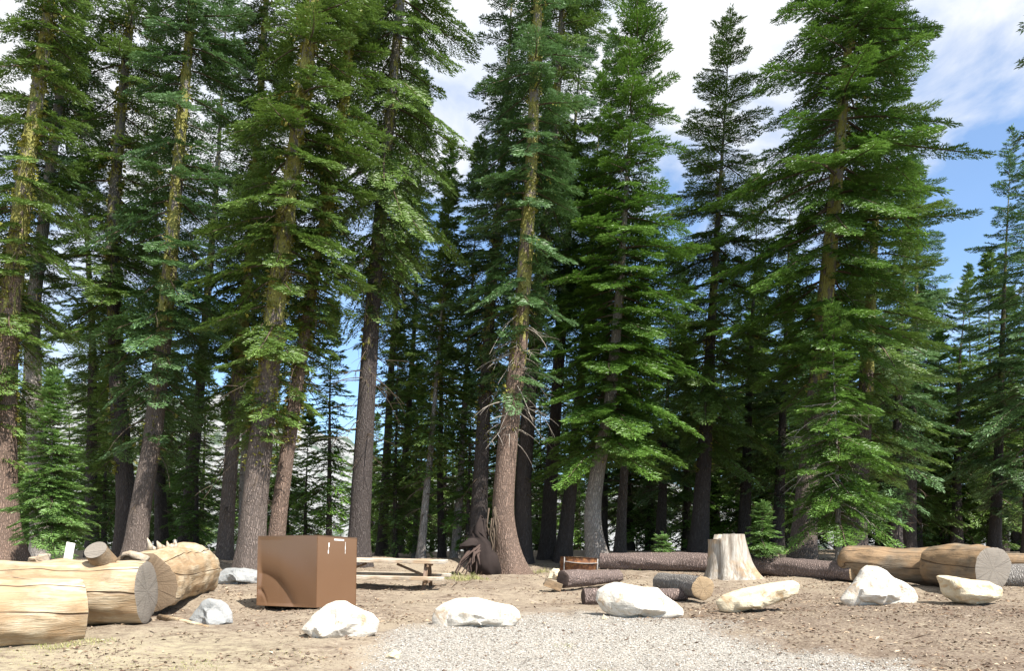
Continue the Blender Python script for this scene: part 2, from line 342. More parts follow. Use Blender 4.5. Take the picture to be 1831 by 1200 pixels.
def crown_geo(rg, centre, z0, H, Rmax, dens=1.0, bl=.17, sp=.13, shape='fir', droop=1.0, gap=.2, top_pow=.75, low_taper=.25, az_bias=None, side=.45, wmul=1.0):
    """returns blade arrays, limb tubes and lichen anchor points. centre(z)->(x,y)"""
    cl = H-z0
    BV = []; BF = []; BT = []; off = 0
    LP = []; LR = []
    anchors = []
    spacing = .30/dens*max(.45, min(1.3, Rmax/2.2))
    z = z0; k = 0
    while z < H-.12:
        tt = (z-z0)/cl
        nb = rg.choice([3, 4, 5]) if tt < .93 else 3
        azo = rg.random()*6.28
        for j in range(nb):
            az = azo+j/nb*6.28+rg.uniform(-.45, .45)
            zz = z+rg.uniform(-.5, .5)*spacing
            if rg.random() < gap and tt < .9: continue
            env = min(1, ((1-tt)/.72)**top_pow) if shape == 'fir' else (1-tt)**.9
            env *= min(1, low_taper+(1-low_taper)*tt/.16)
            Ln = max(.12, Rmax*env*(rg.uniform(.5, 1.18) if tt < .9 else rg.uniform(.7, 1.1))); btone = rg.uniform(-.16, .16)
            if az_bias is not None:
                Ln *= 1+az_bias[1]*math.cos(az-az_bias[0])
            # inclination: up near the top, drooping low down
            a0 = (.75*max(0, tt-.55)/.45 - .20*droop*(1-tt))+rg.uniform(-.2, .2)
            curv = (-.42*droop*(1-tt*.8))+rg.uniform(-.12, .12)
            cx, cy = centre(zz)
            d = np.array([math.cos(az), math.sin(az), 0.0])
            s = np.linspace(0, 1, 6)
            bend = rg.uniform(-.18, .18); dp = np.array([-d[1], d[0], 0])
            def pos(s_):
                s_ = np.asarray(s_)[:, None]
                h = a0*s_+curv*s_*s_+.34*droop*np.maximum(s_-.45, 0)**2*(1.2 if tt < .7 else .5)
                return np.array([cx, cy, zz])+d*(Ln*s_)+UP*(Ln*h)+dp*(bend*Ln*s_*s_)
            pa = pos(s)
            LP.append(pa); LR.append(np.interp(s, [0, 1], [.012+.011*Ln, .005]))
            anchors.append(pa[0]*.72+pa[1]*.28); anchors.append(pa[2])
            # branchlets
            nbl = max(4, int(Ln/sp))
            inner = .08 if Ln < 1.2 else .12
            ss = np.linspace(inner, .97, nbl)+np.array([rg.uniform(-.4, .4) for _ in range(nbl)])*(.8/nbl)
            ss = np.clip(ss, .05, .99)
            p = pos(ss); tg = norm(pos(ss+.02)-pos(ss-.02))
            sd = norm(np.cross(tg, UP)); nr = np.cross(sd, tg)
            for sgn in (-1, 1):
                rr = np.array([rg.random() for _ in range(nbl)])
                lb = (np.minimum(1.0, Ln*side)*(1-ss)**.65*(.55+.6*rr)+.10)*(.62+.38*np.clip(ss/.3, 0, 1))
                lb = np.minimum(lb, Ln*.8)
                ang = .95-.25*ss
                bd = norm(tg*np.cos(ang)[:, None]+sd*(sgn*np.sin(ang))[:, None]+nr*((rr-.62)*.40)[:, None])
                kk = np.maximum(2, (lb/(bl*.40)).astype(int))
                kmax = kk.max()
                K = np.arange(kmax)[None, :].repeat(nbl, 0)
                mk = K < kk[:, None]
                fr = (K+.5)/kk[:, None]
                bi = np.nonzero(mk); i0 = bi[0]; f0 = fr[mk]
                for s2 in (-1, 0, 1):
                    if s2 == 0:
                        sel = f0 > .62
                        if len(i0) > 3 and Ln < .6: sel = f0 > .3
                    else: sel = np.ones(len(f0), bool)
                    ii = i0[sel]; ff = f0[sel]; n_ = len(ii)
                    if n_ == 0: continue
                    r1 = np.random.random((n_, 4))
                    bp = p[ii]+bd[ii]*(lb[ii]*ff)[:, None]+nr[ii]*((ff**2)*lb[ii]*-.10*droop)[:, None]
                    pp = norm(np.cross(bd[ii], nr[ii]))
                    ax = norm(bd[ii]*(.85 if s2 else 1)+pp*(s2*.75)+(r1[:, :3]-.5)*.5+nr[ii]*.12)
                    nn = norm(nr[ii]+(r1[:, :3]-.5)*1.25)
                    nn = norm(nn-ax*np.sum(nn*ax, 1, keepdims=True))
                    l_ = bl*(.75+.6*r1[:, 3])*(1-.25*ff)
                    tone = np.clip(btone+.12+.42*np.random.random(n_)+.30*(ff > .7)*np.random.random(n_)+.25*(ss[ii] > .72)*np.random.random(n_), 0, 1)
                    V, Fc, T = blades(bp, ax, nn, l_, l_*.235*wmul, tone)
                    BV.append(V); BF.append(Fc+off); BT.append(T); off += len(V)
            # leader of the branch
            tipn = 5
            r1 = np.random.random((tipn, 3))
            bp = pos(np.linspace(.8, 1, tipn)); ax = norm(tg[-1]+(r1-.5)*.5); nn = norm(nr[-1]+(r1-.5)); nn = norm(nn-ax*np.sum(nn*ax, 1, keepdims=True))
            V, Fc, T = blades(bp, ax, nn, np.full(tipn, bl*1.1), np.full(tipn, bl*.38*wmul), np.full(tipn, .8))
            BV.append(V); BF.append(Fc+off); BT.append(T); off += len(V)
        z += spacing*rg.uniform(.75, 1.3)*(1 if tt < .8 else .6)
    # leader at the very top
    cx, cy = centre(H)
    n_ = 26; zz = H-np.linspace(0, .9, n_)*min(1, H*.08); r1 = np.random.random((n_, 3))-.5
    ax = norm(np.stack([r1[:, 0], r1[:, 1], np.full(n_, .55)], 1)); nn = norm(r1); nn = norm(nn-ax*np.sum(nn*ax, 1, keepdims=True))
    V, Fc, T = blades(np.stack([np.full(n_, cx), np.full(n_, cy), zz], 1), ax, nn, np.full(n_, bl), np.full(n_, bl*.3), np.full(n_, .7))
    BV.append(V); BF.append(Fc+off); BT.append(T)
    return (np.concatenate(BV), np.concatenate(BF), np.concatenate(BT)), (np.array(LP), np.array(LR)), np.array(anchors)

def crown_mesh(B, LP, LR, ndl, root, limbs=True):
    if not limbs: return mesh_np('crown', B[0], B[1], M[ndl], root, tone=B[2])
    V, Fc = tubes(LP, LR)
    o = mesh_np('crown', np.concatenate([B[0], V]), [B[1], Fc+len(B[0])], M[ndl], root, tone=np.concatenate([B[2], np.zeros(len(Fc))]))
    o.data.materials.append(M['twig'])
    o.data.polygons.foreach_set('material_index', np.concatenate([np.zeros(len(B[1]), np.int32), np.ones(len(Fc), np.int32)]))
    return o

def trunk_geo(centre, H, r0, zb, flare=.35, seed=1, nz=60, sides=22, lobes=5):
    zs = zb+(H-zb)*np.linspace(0, 1, nz)**1.5
    an = np.linspace(0, 2*math.pi, sides, endpoint=False)
    V = []
    for z in zs:
        tt = max(0, (z-zb)/(H-zb)); cx, cy = centre(z)
        r = r0*max(.03, (1-tt))**1.35
        h = max(0, z-zb-.35)
        fl = flare*r0*math.exp(-h/(r0*1.5))
        rad = r+fl*(1+.35*np.cos(lobes*an+seed))
        w = np.array([vn((math.cos(q)*1.2, math.sin(q)*1.2, z*.8), 1.4, seed) for q in an])
        rad = rad*(1+.05*w)
        V.append(np.stack([cx+rad*np.cos(an), cy+rad*np.sin(an), np.full(sides, z)], 1))
    return np.concatenate(V), grid_faces(nz, sides)

def copies(root, loc, rz, sc, label, group):
    r = root.copy(); C.objects.link(r); r.location = loc; r.rotation_euler = (rnd.uniform(-.02, .02), rnd.uniform(-.01, .05), rz); r.scale = sc
    r['label'] = label; r['group'] = group
    for ch in list(root.children):
        c = ch.copy(); C.objects.link(c); c.parent = r
    return r

def tree(name, Y, pts, wpx, H, crown_py, Rm, bark, ndl, label, cat='tree', group=None, dens=.70, bl=.155, sp=.092, shape='fir', droop=1.1, gap=.31,
         flare=.35, lichen=0, dead=0, seed=None, az_bias=None, low_taper=.5, top_pow=.75, wmul=1.0, sides=22, limbs=True, side=.45, dead_mat='twig', dead_z=None, crown_seed=None):
    """pts: trunk centreline in photo pixels from the foot upwards; wpx trunk width in pixels above the flare; H height (m) above the foot"""
    seed = seed if seed is not None else rnd.randint(1, 9999)
    rg = random.Random(seed); np.random.seed(seed)
    if H >= 24 and Y <= 28: H += 5
    foot = P(pts[0][0], pts[0][1], Y); foot.z = min(foot.z, gz(foot.x, Y)+.1) if pts[0][1] > 940 else foot.z
    gzf = gz(foot.x, Y)
    root = empty(name, (foot.x, Y, gzf)); tag(root, label, cat, group)
    W_ = [(P(a, b_, Y)-Vector((foot.x, Y, gzf))) for a, b_ in pts]
    zs = np.array([w.z for w in W_]); xs = np.array([w.x for w in W_]); zs[0] = 0
    sl_ = (xs[-1]-xs[-2])/(zs[-1]-zs[-2]) if len(xs) > 1 else 0
    zs = np.append(zs, [zs[-1]+2, max(H, zs[-1]+5)]); xs = np.append(xs, [xs[-1]+sl_*2, xs[-1]+sl_*2+.9*sl_*(zs[-1]-zs[-2])])
    # smooth the polyline
    zz = np.linspace(0, zs[-1], 160); xx = np.interp(zz, zs, xs)
    ker = np.ones(9)/9; xx = np.convolve(np.pad(xx, 4, mode='edge'), ker, 'valid')
    wob = rg.uniform(-.2, .2)
    def centre(z): return float(np.interp(z, zz, xx)), wob*math.sin(z*.25)
    r0 = wpx/2/F*Y
    V, Fc = trunk_geo(centre, H-.15, r0, -.35, flare, seed % 7, sides=sides)
    mesh_np('trunk', V, Fc, M[bark], root, smooth=True)
    z0 = EYE+(HY-crown_py)/F*Y-gzf
    B, (LP, LR), anch = crown_geo(rg, centre, z0, H, Rm, dens, bl, sp, shape, droop, gap, top_pow, low_taper, az_bias, side, wmul)
    crown_mesh(B, LP, LR, ndl, root)
    if dead:
        D = []; DR = []
        dz = dead_z if dead_z else (1.6, z0+ (H-z0)*.25)
        for i in range(dead):
            z = rg.uniform(*dz); az = rg.uniform(0, 6.28); ln = rg.uniform(.4, 1.7)*min(1, Rm/1.5)
            cx, cy = centre(z); s = np.linspace(0, 1, 6)[:, None]; d = np.array([math.cos(az), math.sin(az), 0])
            pr = np.array([-d[1], d[0], 0])
            fall = rg.uniform(-.9, .05)
            main = np.array([cx, cy, z])+d*ln*s*(1-.25*s)+UP*(ln*fall*s**1.6)+pr*(rg.uniform(-.3, .3)*ln*s*s)
            D.append(main); DR.append(np.linspace(.016+.005*ln, .004, 6))
            for q in range(rg.randint(2, 5)):
                k = rg.randint(1, 4); l2 = ln*rg.uniform(.2, .5); s2 = np.linspace(0, 1, 6)[:, None]
                dd = norm(d+pr*rg.choice([-1, 1])*rg.uniform(.5, 1.2)+UP*rg.uniform(-.9, .3))
                D.append(main[k]+dd*l2*s2+UP*(-.25*l2*s2**2)); DR.append(np.linspace(.008, .003, 6))
        V, Fc = tubes(np.array(D), np.array(DR)); mesh_np('dead_branches', V, Fc, M[dead_mat], root, smooth=True)['kind'] = 'stuff'
    if lichen:
        pts_ = []; ax_ = []
        top = z0+(H-z0)*.62
        n_ = lichen
        for i in range(n_):
            if i % 3:
                z = rg.uniform(max(2.6, z0*.75), top); az = rg.uniform(0, 6.28)
                if vn((az, z*.8, seed), 1.3) < -.05: continue
                cx, cy = centre(z); r = r0*(1-z/H)**1.35
                for q in range(4):
                    a_ = az+rg.uniform(-.3, .3); d = np.array([math.cos(a_), math.sin(a_), 0])
                    pts_.append(np.array([cx, cy, z+rg.uniform(-.12, .12)])+d*(r*.95)); ax_.append(d+UP*rg.uniform(-.7, .5))
            elif len(anch):
                a_ = anch[rg.randrange(len(anch))]
                if a_[2] > top: continue
                for q in range(4):
                    pts_.append(a_+np.array([rg.uniform(-.12, .12), rg.uniform(-.12, .12), rg.uniform(-.04, .02)])); ax_.append(np.array([rg.uniform(-1, 1), rg.uniform(-1, 1), -.8]))
        n_ = len(pts_); ax = norm(np.array(ax_)); r1 = np.random.random((n_, 3))-.5; nn = norm(r1-ax*np.sum(r1*ax, 1, keepdims=True))
        V, Fc, T = blades(np.array(pts_), ax, nn, .07+.08*np.random.random(n_), .045+.05*np.random.random(n_), np.random.random(n_))
        mesh_np('lichen', V, Fc, M['lichen'], root, tone=T)['kind'] = 'stuff'
    return root

TALL = 'tall firs at the edge of the campsite'
T = tree
# --- left group
T('fir_tree', 21, [(15, 1006), (8, 930), (10, 800), (20, 600), (45, 350), (75, 100), (85, 0)], 50, 24, 810, 1.7, 'bark_red', 'ndl_olive',
  'thick reddish fir trunk at the left edge behind the peeled logs, yellow lichen higher up', group=TALL, lichen=900, dead=24, flare=.7, droop=1.1)
T('fir_tree', 24, [(75, 998), (70, 880), (62, 700), (60, 550), (85, 350), (112, 120), (118, 0)], 34, 26, 620, 1.5, 'bark_grey', 'ndl_blue',
  'slim grey trunked fir standing just right of the thick left edge fir', group=TALL, lichen=200, dead=20)
T('fir_tree', 24, [(222, 1000), (226, 900), (208, 700), (198, 420), (222, 150), (240, 0)], 36, 26, 800, 2.3, 'bark_dark', 'ndl_olive',
  'dark straight fir trunk left of the leaning brown one, broad olive crown', group=TALL, lichen=900, dead=16)
T('fir_tree', 22, [(240, 1000), (252, 900), (272, 790), (288, 640), (303, 480), (322, 250), (345, 0)], 38, 25, 800, 2.0, 'bark_brown', 'ndl_blue',
  'brown leaning fir behind the broken end of the peeled log, blue green crown', group=TALL, lichen=400, dead=16, flare=.45)
T('fir_tree', 24, [(400, 1012), (408, 880), (422, 680), (448, 430), (468, 150), (478, 0)], 28, 26, 770, 1.6, 'bark_brown', 'ndl_olive',
  'slender brown fir standing alone between the leaning fir and the clustered pair', group=TALL, lichen=500, dead=26, gap=.3)
T('fir_tree', 20, [(446, 1014), (458, 880), (474, 740), (500, 500), (530, 250), (562, 0)], 50, 24, 770, 1.9, 'bark_brown', 'ndl_olive',
  'stout grey brown fir directly behind the left end of the metal locker', group=TALL, lichen=1500, dead=26, flare=.4, gap=.25)
T('fir_tree', 21, [(488, 1000), (505, 880), (527, 740), (548, 600), (578, 420), (610, 230), (625, 60)], 32, 22, 720, 1.3, 'bark_red', 'ndl_olive',
  'leaning reddish fir rising behind the middle of the metal locker', group=TALL, lichen=1300, dead=34, gap=.35, dead_z=(4, 10))
T('fir_tree', 23, [(640, 1006), (645, 900), (655, 720), (670, 500), (690, 280), (705, 120), (716, 0)], 40, 27, 560, 2.3, 'bark_dark', 'ndl_olive',
  'straight dark fir rising behind the right side of the metal locker', group=TALL, lichen=260, dead=60, gap=.15, droop=1.9, dead_z=(3, 9.5))
# --- centre group
T('fir_tree', 23, [(920, 1032), (900, 965), (899, 890), (910, 770), (927, 640), (938, 480), (950, 300), (958, 100), (962, 0)], 43, 26, 690, 1.9, 'bark_red', 'ndl_blue',
  'big orange brown fir with a bent flared foot between the picnic table and fire ring', group=TALL, lichen=350, dead=46, flare=.75, gap=.25, dead_mat='deadtwig', dead_z=(4, 8))
T('fir_tree', 25.5, [(853, 1005), (857, 900), (866, 720), (876, 560), (892, 380), (905, 200), (912, 60)], 34, 22, 720, 1.7, 'bark_dark', 'ndl_blue',
  'dark shaded fir left of the big orange brown fir with lichen up its trunk', group=TALL, lichen=800, dead=24)
T('fir_tree', 26, [(935, 1005), (936, 850), (948, 700), (965, 520), (985, 320), (1000, 120), (1006, 0)], 32, 28, 540, 1.9, 'bark_dark', 'ndl_olive',
  'dark fir close behind the right side of the big orange brown fir', group=TALL, lichen=400, dead=30, gap=.3)
T('fir_tree', 28, [(978, 1010), (985, 850), (1000, 650), (1018, 400), (1030, 200), (1040, 80)], 30, 22, 620, 1.6, 'bark_dark', 'ndl_blue',
  'narrow shaded fir behind the left rim of the fire ring', group=TALL, dead=26, gap=.3)
T('fir_tree', 27, [(1005, 1008), (1020, 880), (1033, 740), (1046, 600), (1060, 400)], 30, 17, 650, 1.7, 'bark_dark', 'ndl_green',
  'slightly leaning shaded fir between the fire ring fir and the grey curved one', group=TALL, dead=20)
T('fir_tree', 24.5, [(1073, 1017), (1060, 960), (1058, 910), (1068, 840), (1088, 740), (1104, 560), (1118, 360), (1133, 160), (1148, -20)], 35, 18.6, 800, 2.7, 'bark_grey', 'ndl_green',
  'grey curved trunk fir behind the fire ring carrying a dense bright green crown', group=TALL, dens=1.45, gap=.03, flare=.6, dead=10, low_taper=.85, droop=.9, lichen=60)
T('fir_tree', 30, [(1108, 990), (1114, 880), (1122, 760), (1130, 600)], 22, 14, 740, 1.5, 'bark_brown', 'ndl_olive',
  'thin brown trunk standing behind the long bark covered log, left of the baby fir', group=TALL, dead=26)
T('fir_tree', 28, [(1248, 995), (1258, 840), (1268, 640), (1283, 400), (1298, 180), (1308, 12)], 34, 19.7, 800, 3.5, 'bark_dark', 'ndl_olive',
  'tall pointed fir behind the stump, its whole tip visible against the clouds', group=TALL, gap=.15, dead=40, lichen=400, top_pow=.85, low_taper=.6, dens=.95)
# --- right group
T('fir_tree', 24, [(1434, 1003), (1440, 900), (1455, 740), (1475, 520), (1496, 310), (1515, 120), (1526, 0)], 44, 24, 700, 3.5, 'bark_brown', 'ndl_green',
  'broad heavy fir on the right behind the bark log, thick brown trunk', group=TALL, dens=1.0, gap=.08, lichen=420, dead=24, top_pow=.6, flare=.3)
T('fir_tree', 27, [(1524, 992), (1530, 920), (1540, 760), (1556, 500), (1575, 250), (1590, 100)], 40, 20, 860, 3.1, 'bark_brown', 'ndl_olive',
  'fir with furrowed brown bark just behind the left end of the big peeled log', group=TALL, dens=.8, gap=.2, dead=10)
T('fir_tree', 21.5, [(1500, 1003), (1500, 900), (1498, 780), (1494, 640), (1492, 540)], 14, 7.6, 930, 2.25, 'bark_grey', 'ndl_green',
  'young fir with bright drooping boughs in front of the broad right hand fir', dens=1.5, gap=.1, bl=.13, sp=.10, dead=34, dead_mat='deadtwig', low_taper=.7, dead_z=(1.2, 4.8), shape='cone')
T('fir_tree', 33, [(1778, 990), (1784, 840), (1792, 600), (1800, 420), (1808, 285)], 22, 18, 900, 2.6, 'bark_dark', 'ndl_blue',
  'pointed blue green fir near the right edge against blue sky', group=TALL, gap=.25, dead=30, top_pow=1.0)
T('fir_tree', 34, [(1625, 990), (1628, 800), (1638, 500), (1650, 260)], 24, 19.0, 760, 2.3, 'bark_dark', 'ndl_blue',
  'shaded fir in the gap right of the broad fir, tip lost in its boughs', group=TALL, gap=.2, dead=30)
T('fir_tree', 19, [(2052, 1000), (2052, 600), (2054, 0)], 40, 24, 620, 2.9, 'bark_brown', 'ndl_blue',
  'fir beyond the right edge whose one bough tip pokes into the sky', group=TALL, gap=.35)
# --- young firs
T('young_fir', 18.5, [(92, 1030), (94, 900), (98, 760), (104, 655)], 12, 5.0, 965, 1.05, 'bark_grey', 'ndl_young',
  'bushy young fir with layered green boughs behind the peeled logs', cat='young fir', dens=1.9, gap=.08, bl=.11, sp=.085, low_taper=.8, shape='cone', droop=.8, flare=.1)
T('baby_fir', 22.5, [(1181, 990), (1184, 960), (1186, 928)], 5, 1.03, 984, .40, 'bark_grey', 'ndl_young',
  'tiny fir seedling with curled lower boughs behind the bark log', cat='young fir', dens=3.2, gap=.1, bl=.08, sp=.06, low_taper=.8, shape='cone', droop=.6, flare=.05, sides=8)
T('baby_fir', 21.0, [(1361, 996), (1362, 930), (1363, 862)], 5, 2.0, 986, .62, 'bark_grey', 'ndl_young',
  'small thin fir sapling with pale stem right of the stump', cat='young fir', dens=2.0, gap=.2, bl=.095, sp=.07, low_taper=.8, shape='cone', droop=.6, flare=.05, sides=8)

# --- slimmer middle distance trees
MID = 'slim firs of the middle distance'
mids = [
 (27, [(588, 990), (590, 700), (596, 500)], 14, 9, 930, 1.0, 'bark_dark', 'ndl_green', 'short green fir seen over the top of the metal locker', .9),
 (31, [(682, 1000), (690, 850), (700, 650), (722, 380), (735, 150)], 20, 22, 700, 1.5, 'bark_dark', 'ndl_olive', 'thin dark fir just right of the straight dark fir', 0),
 (33, [(712, 1000), (728, 760), (742, 560), (752, 330)], 18, 20, 760, 1.5, 'bark_dark', 'ndl_blue', 'thin dark fir above the picnic table centre', 0),
 (26, [(752, 1010), (760, 900), (772, 780), (782, 640), (795, 480)], 17, 12.5, 860, 1.15, 'bark_grey', 'ndl_olive', 'pale thin trunk fir behind the right half of the picnic table', 0),
 (27, [(813, 1008), (822, 880), (828, 760), (838, 600), (850, 420)], 18, 14.5, 780, 1.3, 'bark_grey', 'ndl_olive', 'pale grey thin trunk between the picnic table and the uprooted stump', 0),
 (29, [(790, 1000), (786, 850), (790, 600), (800, 390)], 15, 15.5, 800, 1.5, 'bark_dark', 'ndl_green', 'slim green fir filling the gap above the picnic table end', 0),
 (30, [(165, 995), (160, 850), (162, 600), (150, 300)], 24, 22, 800, 1.9, 'bark_dark', 'ndl_olive', 'dark fir hidden behind the young fir on the left', 0),
 (31, [(330, 995), (340, 850), (362, 600), (392, 300), (410, 0)], 26, 26, 740, 2.0, 'bark_dark', 'ndl_blue', 'dark fir between the leaning brown fir and the slender lone one', 0),
 (27, [(432, 1000), (436, 860), (446, 700), (462, 500), (490, 250)], 15, 18, 760, 1.1, 'bark_grey', 'ndl_olive', 'pale lichen streaked thin trunk left of the stout fir', 0),
 (34, [(290, 990), (285, 800), (280, 500), (275, 200)], 24, 24, 860, 2.2, 'bark_dark', 'ndl_olive', 'dim fir behind the broken end of the third log', 0),
 (33, [(1180, 990), (1190, 800), (1200, 600)], 22, 12.5, 880, 2.0, 'bark_dark', 'ndl_blue', 'dim low crowned fir right of the bright green crown', 0),
 (32, [(1330, 990), (1338, 800), (1346, 600), (1352, 420)], 26, 15.5, 860, 2.4, 'bark_dark', 'ndl_olive', 'shaded fir filling the dark gap right of the pointed fir', 0),
 (31, [(1390, 990), (1396, 800), (1404, 600), (1410, 450)], 24, 15.5, 880, 2.0, 'bark_dark', 'ndl_blue', 'shaded fir close left of the broad right hand fir', 0),
 (31, [(1840, 990), (1842, 800), (1846, 600), (1850, 380)], 22, 17, 900, 2.4, 'bark_dark', 'ndl_blue', 'dark dense fir half cut by the right edge', 0),
 (30, [(1600, 990), (1606, 800), (1614, 560), (1625, 350)], 26, 15.5, 900, 2.3, 'bark_dark', 'ndl_blue', 'shaded fir behind the middle of the big peeled log', 0),
 (37, [(1710, 988), (1712, 800), (1716, 640), (1722, 580)], 22, 13, 900, 2.4, 'bark_dark', 'ndl_olive', 'dim fir below the blue gap left of the pointed right hand fir', 0),
 (38, [(1850, 988), (1850, 700), (1852, 500)], 24, 14, 900, 2.4, 'bark_dark', 'ndl_olive', 'dim fir at the very right edge of the forest', 0),
 (36, [(1075, 990), (1080, 700), (1090, 400), (1095, 100)], 24, 24, 860, 2.0, 'bark_dark', 'ndl_blue', 'tall dim fir behind the bright green crown', 0),
 (28, [(706, 1000), (708, 850), (712, 640)], 12, 8.5, 965, 1.3, 'bark_dark', 'ndl_olive', 'short olive fir behind the left half of the picnic table', 0),
 (30, [(742, 1000), (744, 850), (746, 700)], 12, 7.5, 970, 1.2, 'bark_grey', 'ndl_green', 'short bright fir behind the middle of the picnic table', 0),
 (27, [(835, 1005), (838, 880), (842, 740)], 12, 6.5, 975, 1.1, 'bark_dark', 'ndl_green', 'short green fir behind the uprooted root mass', 0),
 (28, [(885, 1000), (888, 850), (892, 700)], 12, 7.0, 970, 1.1, 'bark_grey', 'ndl_blue', 'short blue green fir peeping left of the big fir foot', 0),
 (29, [(350, 1000), (352, 850), (356, 700)], 12, 7.5, 975, 1.3, 'bark_dark', 'ndl_green', 'short green fir behind the rounded butt of the third log', 0),
 (28, [(185, 1000), (186, 880), (190, 740)], 12, 6.8, 975, 1.2, 'bark_dark', 'ndl_olive', 'short olive fir right of the young fir on the left', 0),
 (29, [(545, 1000), (546, 880), (550, 760)], 10, 5.5, 975, .9, 'bark_dark', 'ndl_green', 'small green fir just left of the mountain gap', 0),
 (30, [(985, 990), (990, 700), (1000, 500)], 20, 15, 880, 1.8, 'bark_dark', 'ndl_green', 'shaded green fir behind the dark trunks of the centre', 0),
]
for (Y, pts, w, H, cp, Rm, bk, nl, lab, _) in mids:
    T('fir_tree', Y, pts, w, H, cp, Rm, bk, nl, lab, group=MID, dens=.75, gap=.25, bl=.19, sp=.15, dead=20, sides=12, lichen=120 if bk == 'bark_grey' else 0, dead_z=(1, 5))

# --- background forest: five source trees, copies share their meshes
BGL = [('dim fir of the dark forest far behind the front row on the left half', 'background firs left'),
       ('dim fir of the dark forest far behind the front row on the right half', 'background firs right')]
protos = []
for i, (H, Rm, nl, cpz) in enumerate([(17, 2.5, 'ndl_olive', 2.0), (20, 2.6, 'ndl_blue', 1.2), (14, 2.3, 'ndl_olive', .8), (11, 2.1, 'ndl_green', .5), (18, 2.5, 'ndl_blue', 3.0)]):
    rg = random.Random(50+i); np.random.seed(50+i)
    root = empty('forest_fir', (0, 0, 0)); tag(root, BGL[0][0], 'tree', BGL[0][1])
    cen = lambda z: (0.0, 0.0)
    V, Fc = trunk_geo(cen, H-.2, .2+.004*H, -.4, .3, i, nz=24, sides=10); mesh_np('trunk', V, Fc, M['bark_dark'], root, smooth=True)
    B, (LP, LR), _ = crown_geo(rg, cen, cpz, H, Rm, .95, .24, .22, 'fir', 1.0, .15, .85, .5, None, .45, 1.0)
    crown_mesh(B, LP, LR, nl, root)
    protos.append(root)
spots = []
rb = random.Random(99)
def add_spot(px, Y, k, s): spots.append((px, Y, k, s))
for px in range(1130, 2050, 46):        # dense right-hand forest, three rows
    add_spot(px+rb.uniform(-16, 16), rb.uniform(36, 41), rb.choice([2, 3]), rb.uniform(.85, 1.1))
for px in range(1120, 2150, 55):
    add_spot(px+rb.uniform(-20, 20), rb.uniform(44, 50), rb.choice([2, 1, 0]) , rb.uniform(.8, 1.0))
for px in range(1150, 2100, 75):
    if 1690 < px < 1830: continue
    add_spot(px+rb.uniform(-20, 20), rb.uniform(52, 60), rb.choice([0, 4, 1]), rb.uniform(.85, 1.05))
for px in range(-100, 520, 56):         # thinner left-hand forest
    add_spot(px+rb.uniform(-20, 20), rb.uniform(34, 42), rb.choice([3, 3, 2]), rb.uniform(.6, .95))
for px in range(-60, 520, 62):
    add_spot(px+rb.uniform(-25, 25), rb.uniform(40, 46), rb.choice([3, 2]), rb.uniform(.55, .8))
for px in range(-80, 500, 130):
    add_spot(px+rb.uniform(-25, 25), rb.uniform(44, 52), rb.choice([0, 2, 4]), rb.uniform(.85, 1.1))
for px in range(650, 1110, 46):
    add_spot(px+rb.uniform(-16, 16), rb.uniform(37, 46), rb.choice([3, 3, 2]), rb.uniform(.55, .95))
for px in range(655, 1010, 38):
    add_spot(px+rb.uniform(-14, 14), rb.uniform(47, 56), rb.choice([2, 3, 2]), rb.uniform(.6, .95))
for px, Y, k, s in ((545, 60, 3, .42), (575, 66, 3, .5), (610, 62, 3, .36), (500, 50, 2, .8), (665, 55, 3, .7), (1690, 47, 3, .9), (1745, 52, 2, .8)):
    add_spot(px, Y, k, s)
KIND = ['tall olive fir', 'tall narrow blue green fir', 'mid height olive fir', 'short bright green fir', 'bare stemmed blue green fir']
used = set()
for px, Y, k, s in spots:
    x = (px-CX)/F*Y; side_ = 'left' if px < 620 else 'middle' if px < 1120 else 'right'
    lab = KIND[k]+' deep in the shaded forest in the '+side_+' of the view'; grp = KIND[k]+'s of the '+side_+' background forest'
    loc = (x, Y, gz(x, Y)-.05); sc = (s*rb.uniform(.9, 1.15), s*rb.uniform(.9, 1.15), s)
    if k not in used:
        used.add(k); r = protos[k]; r.location = loc; r.rotation_euler = (0, .03, rb.uniform(0, 6)); r.scale = sc; r['label'] = lab; r['group'] = grp
    else: copies(protos[k], loc, rb.uniform(0, 6.28), sc, lab, grp)

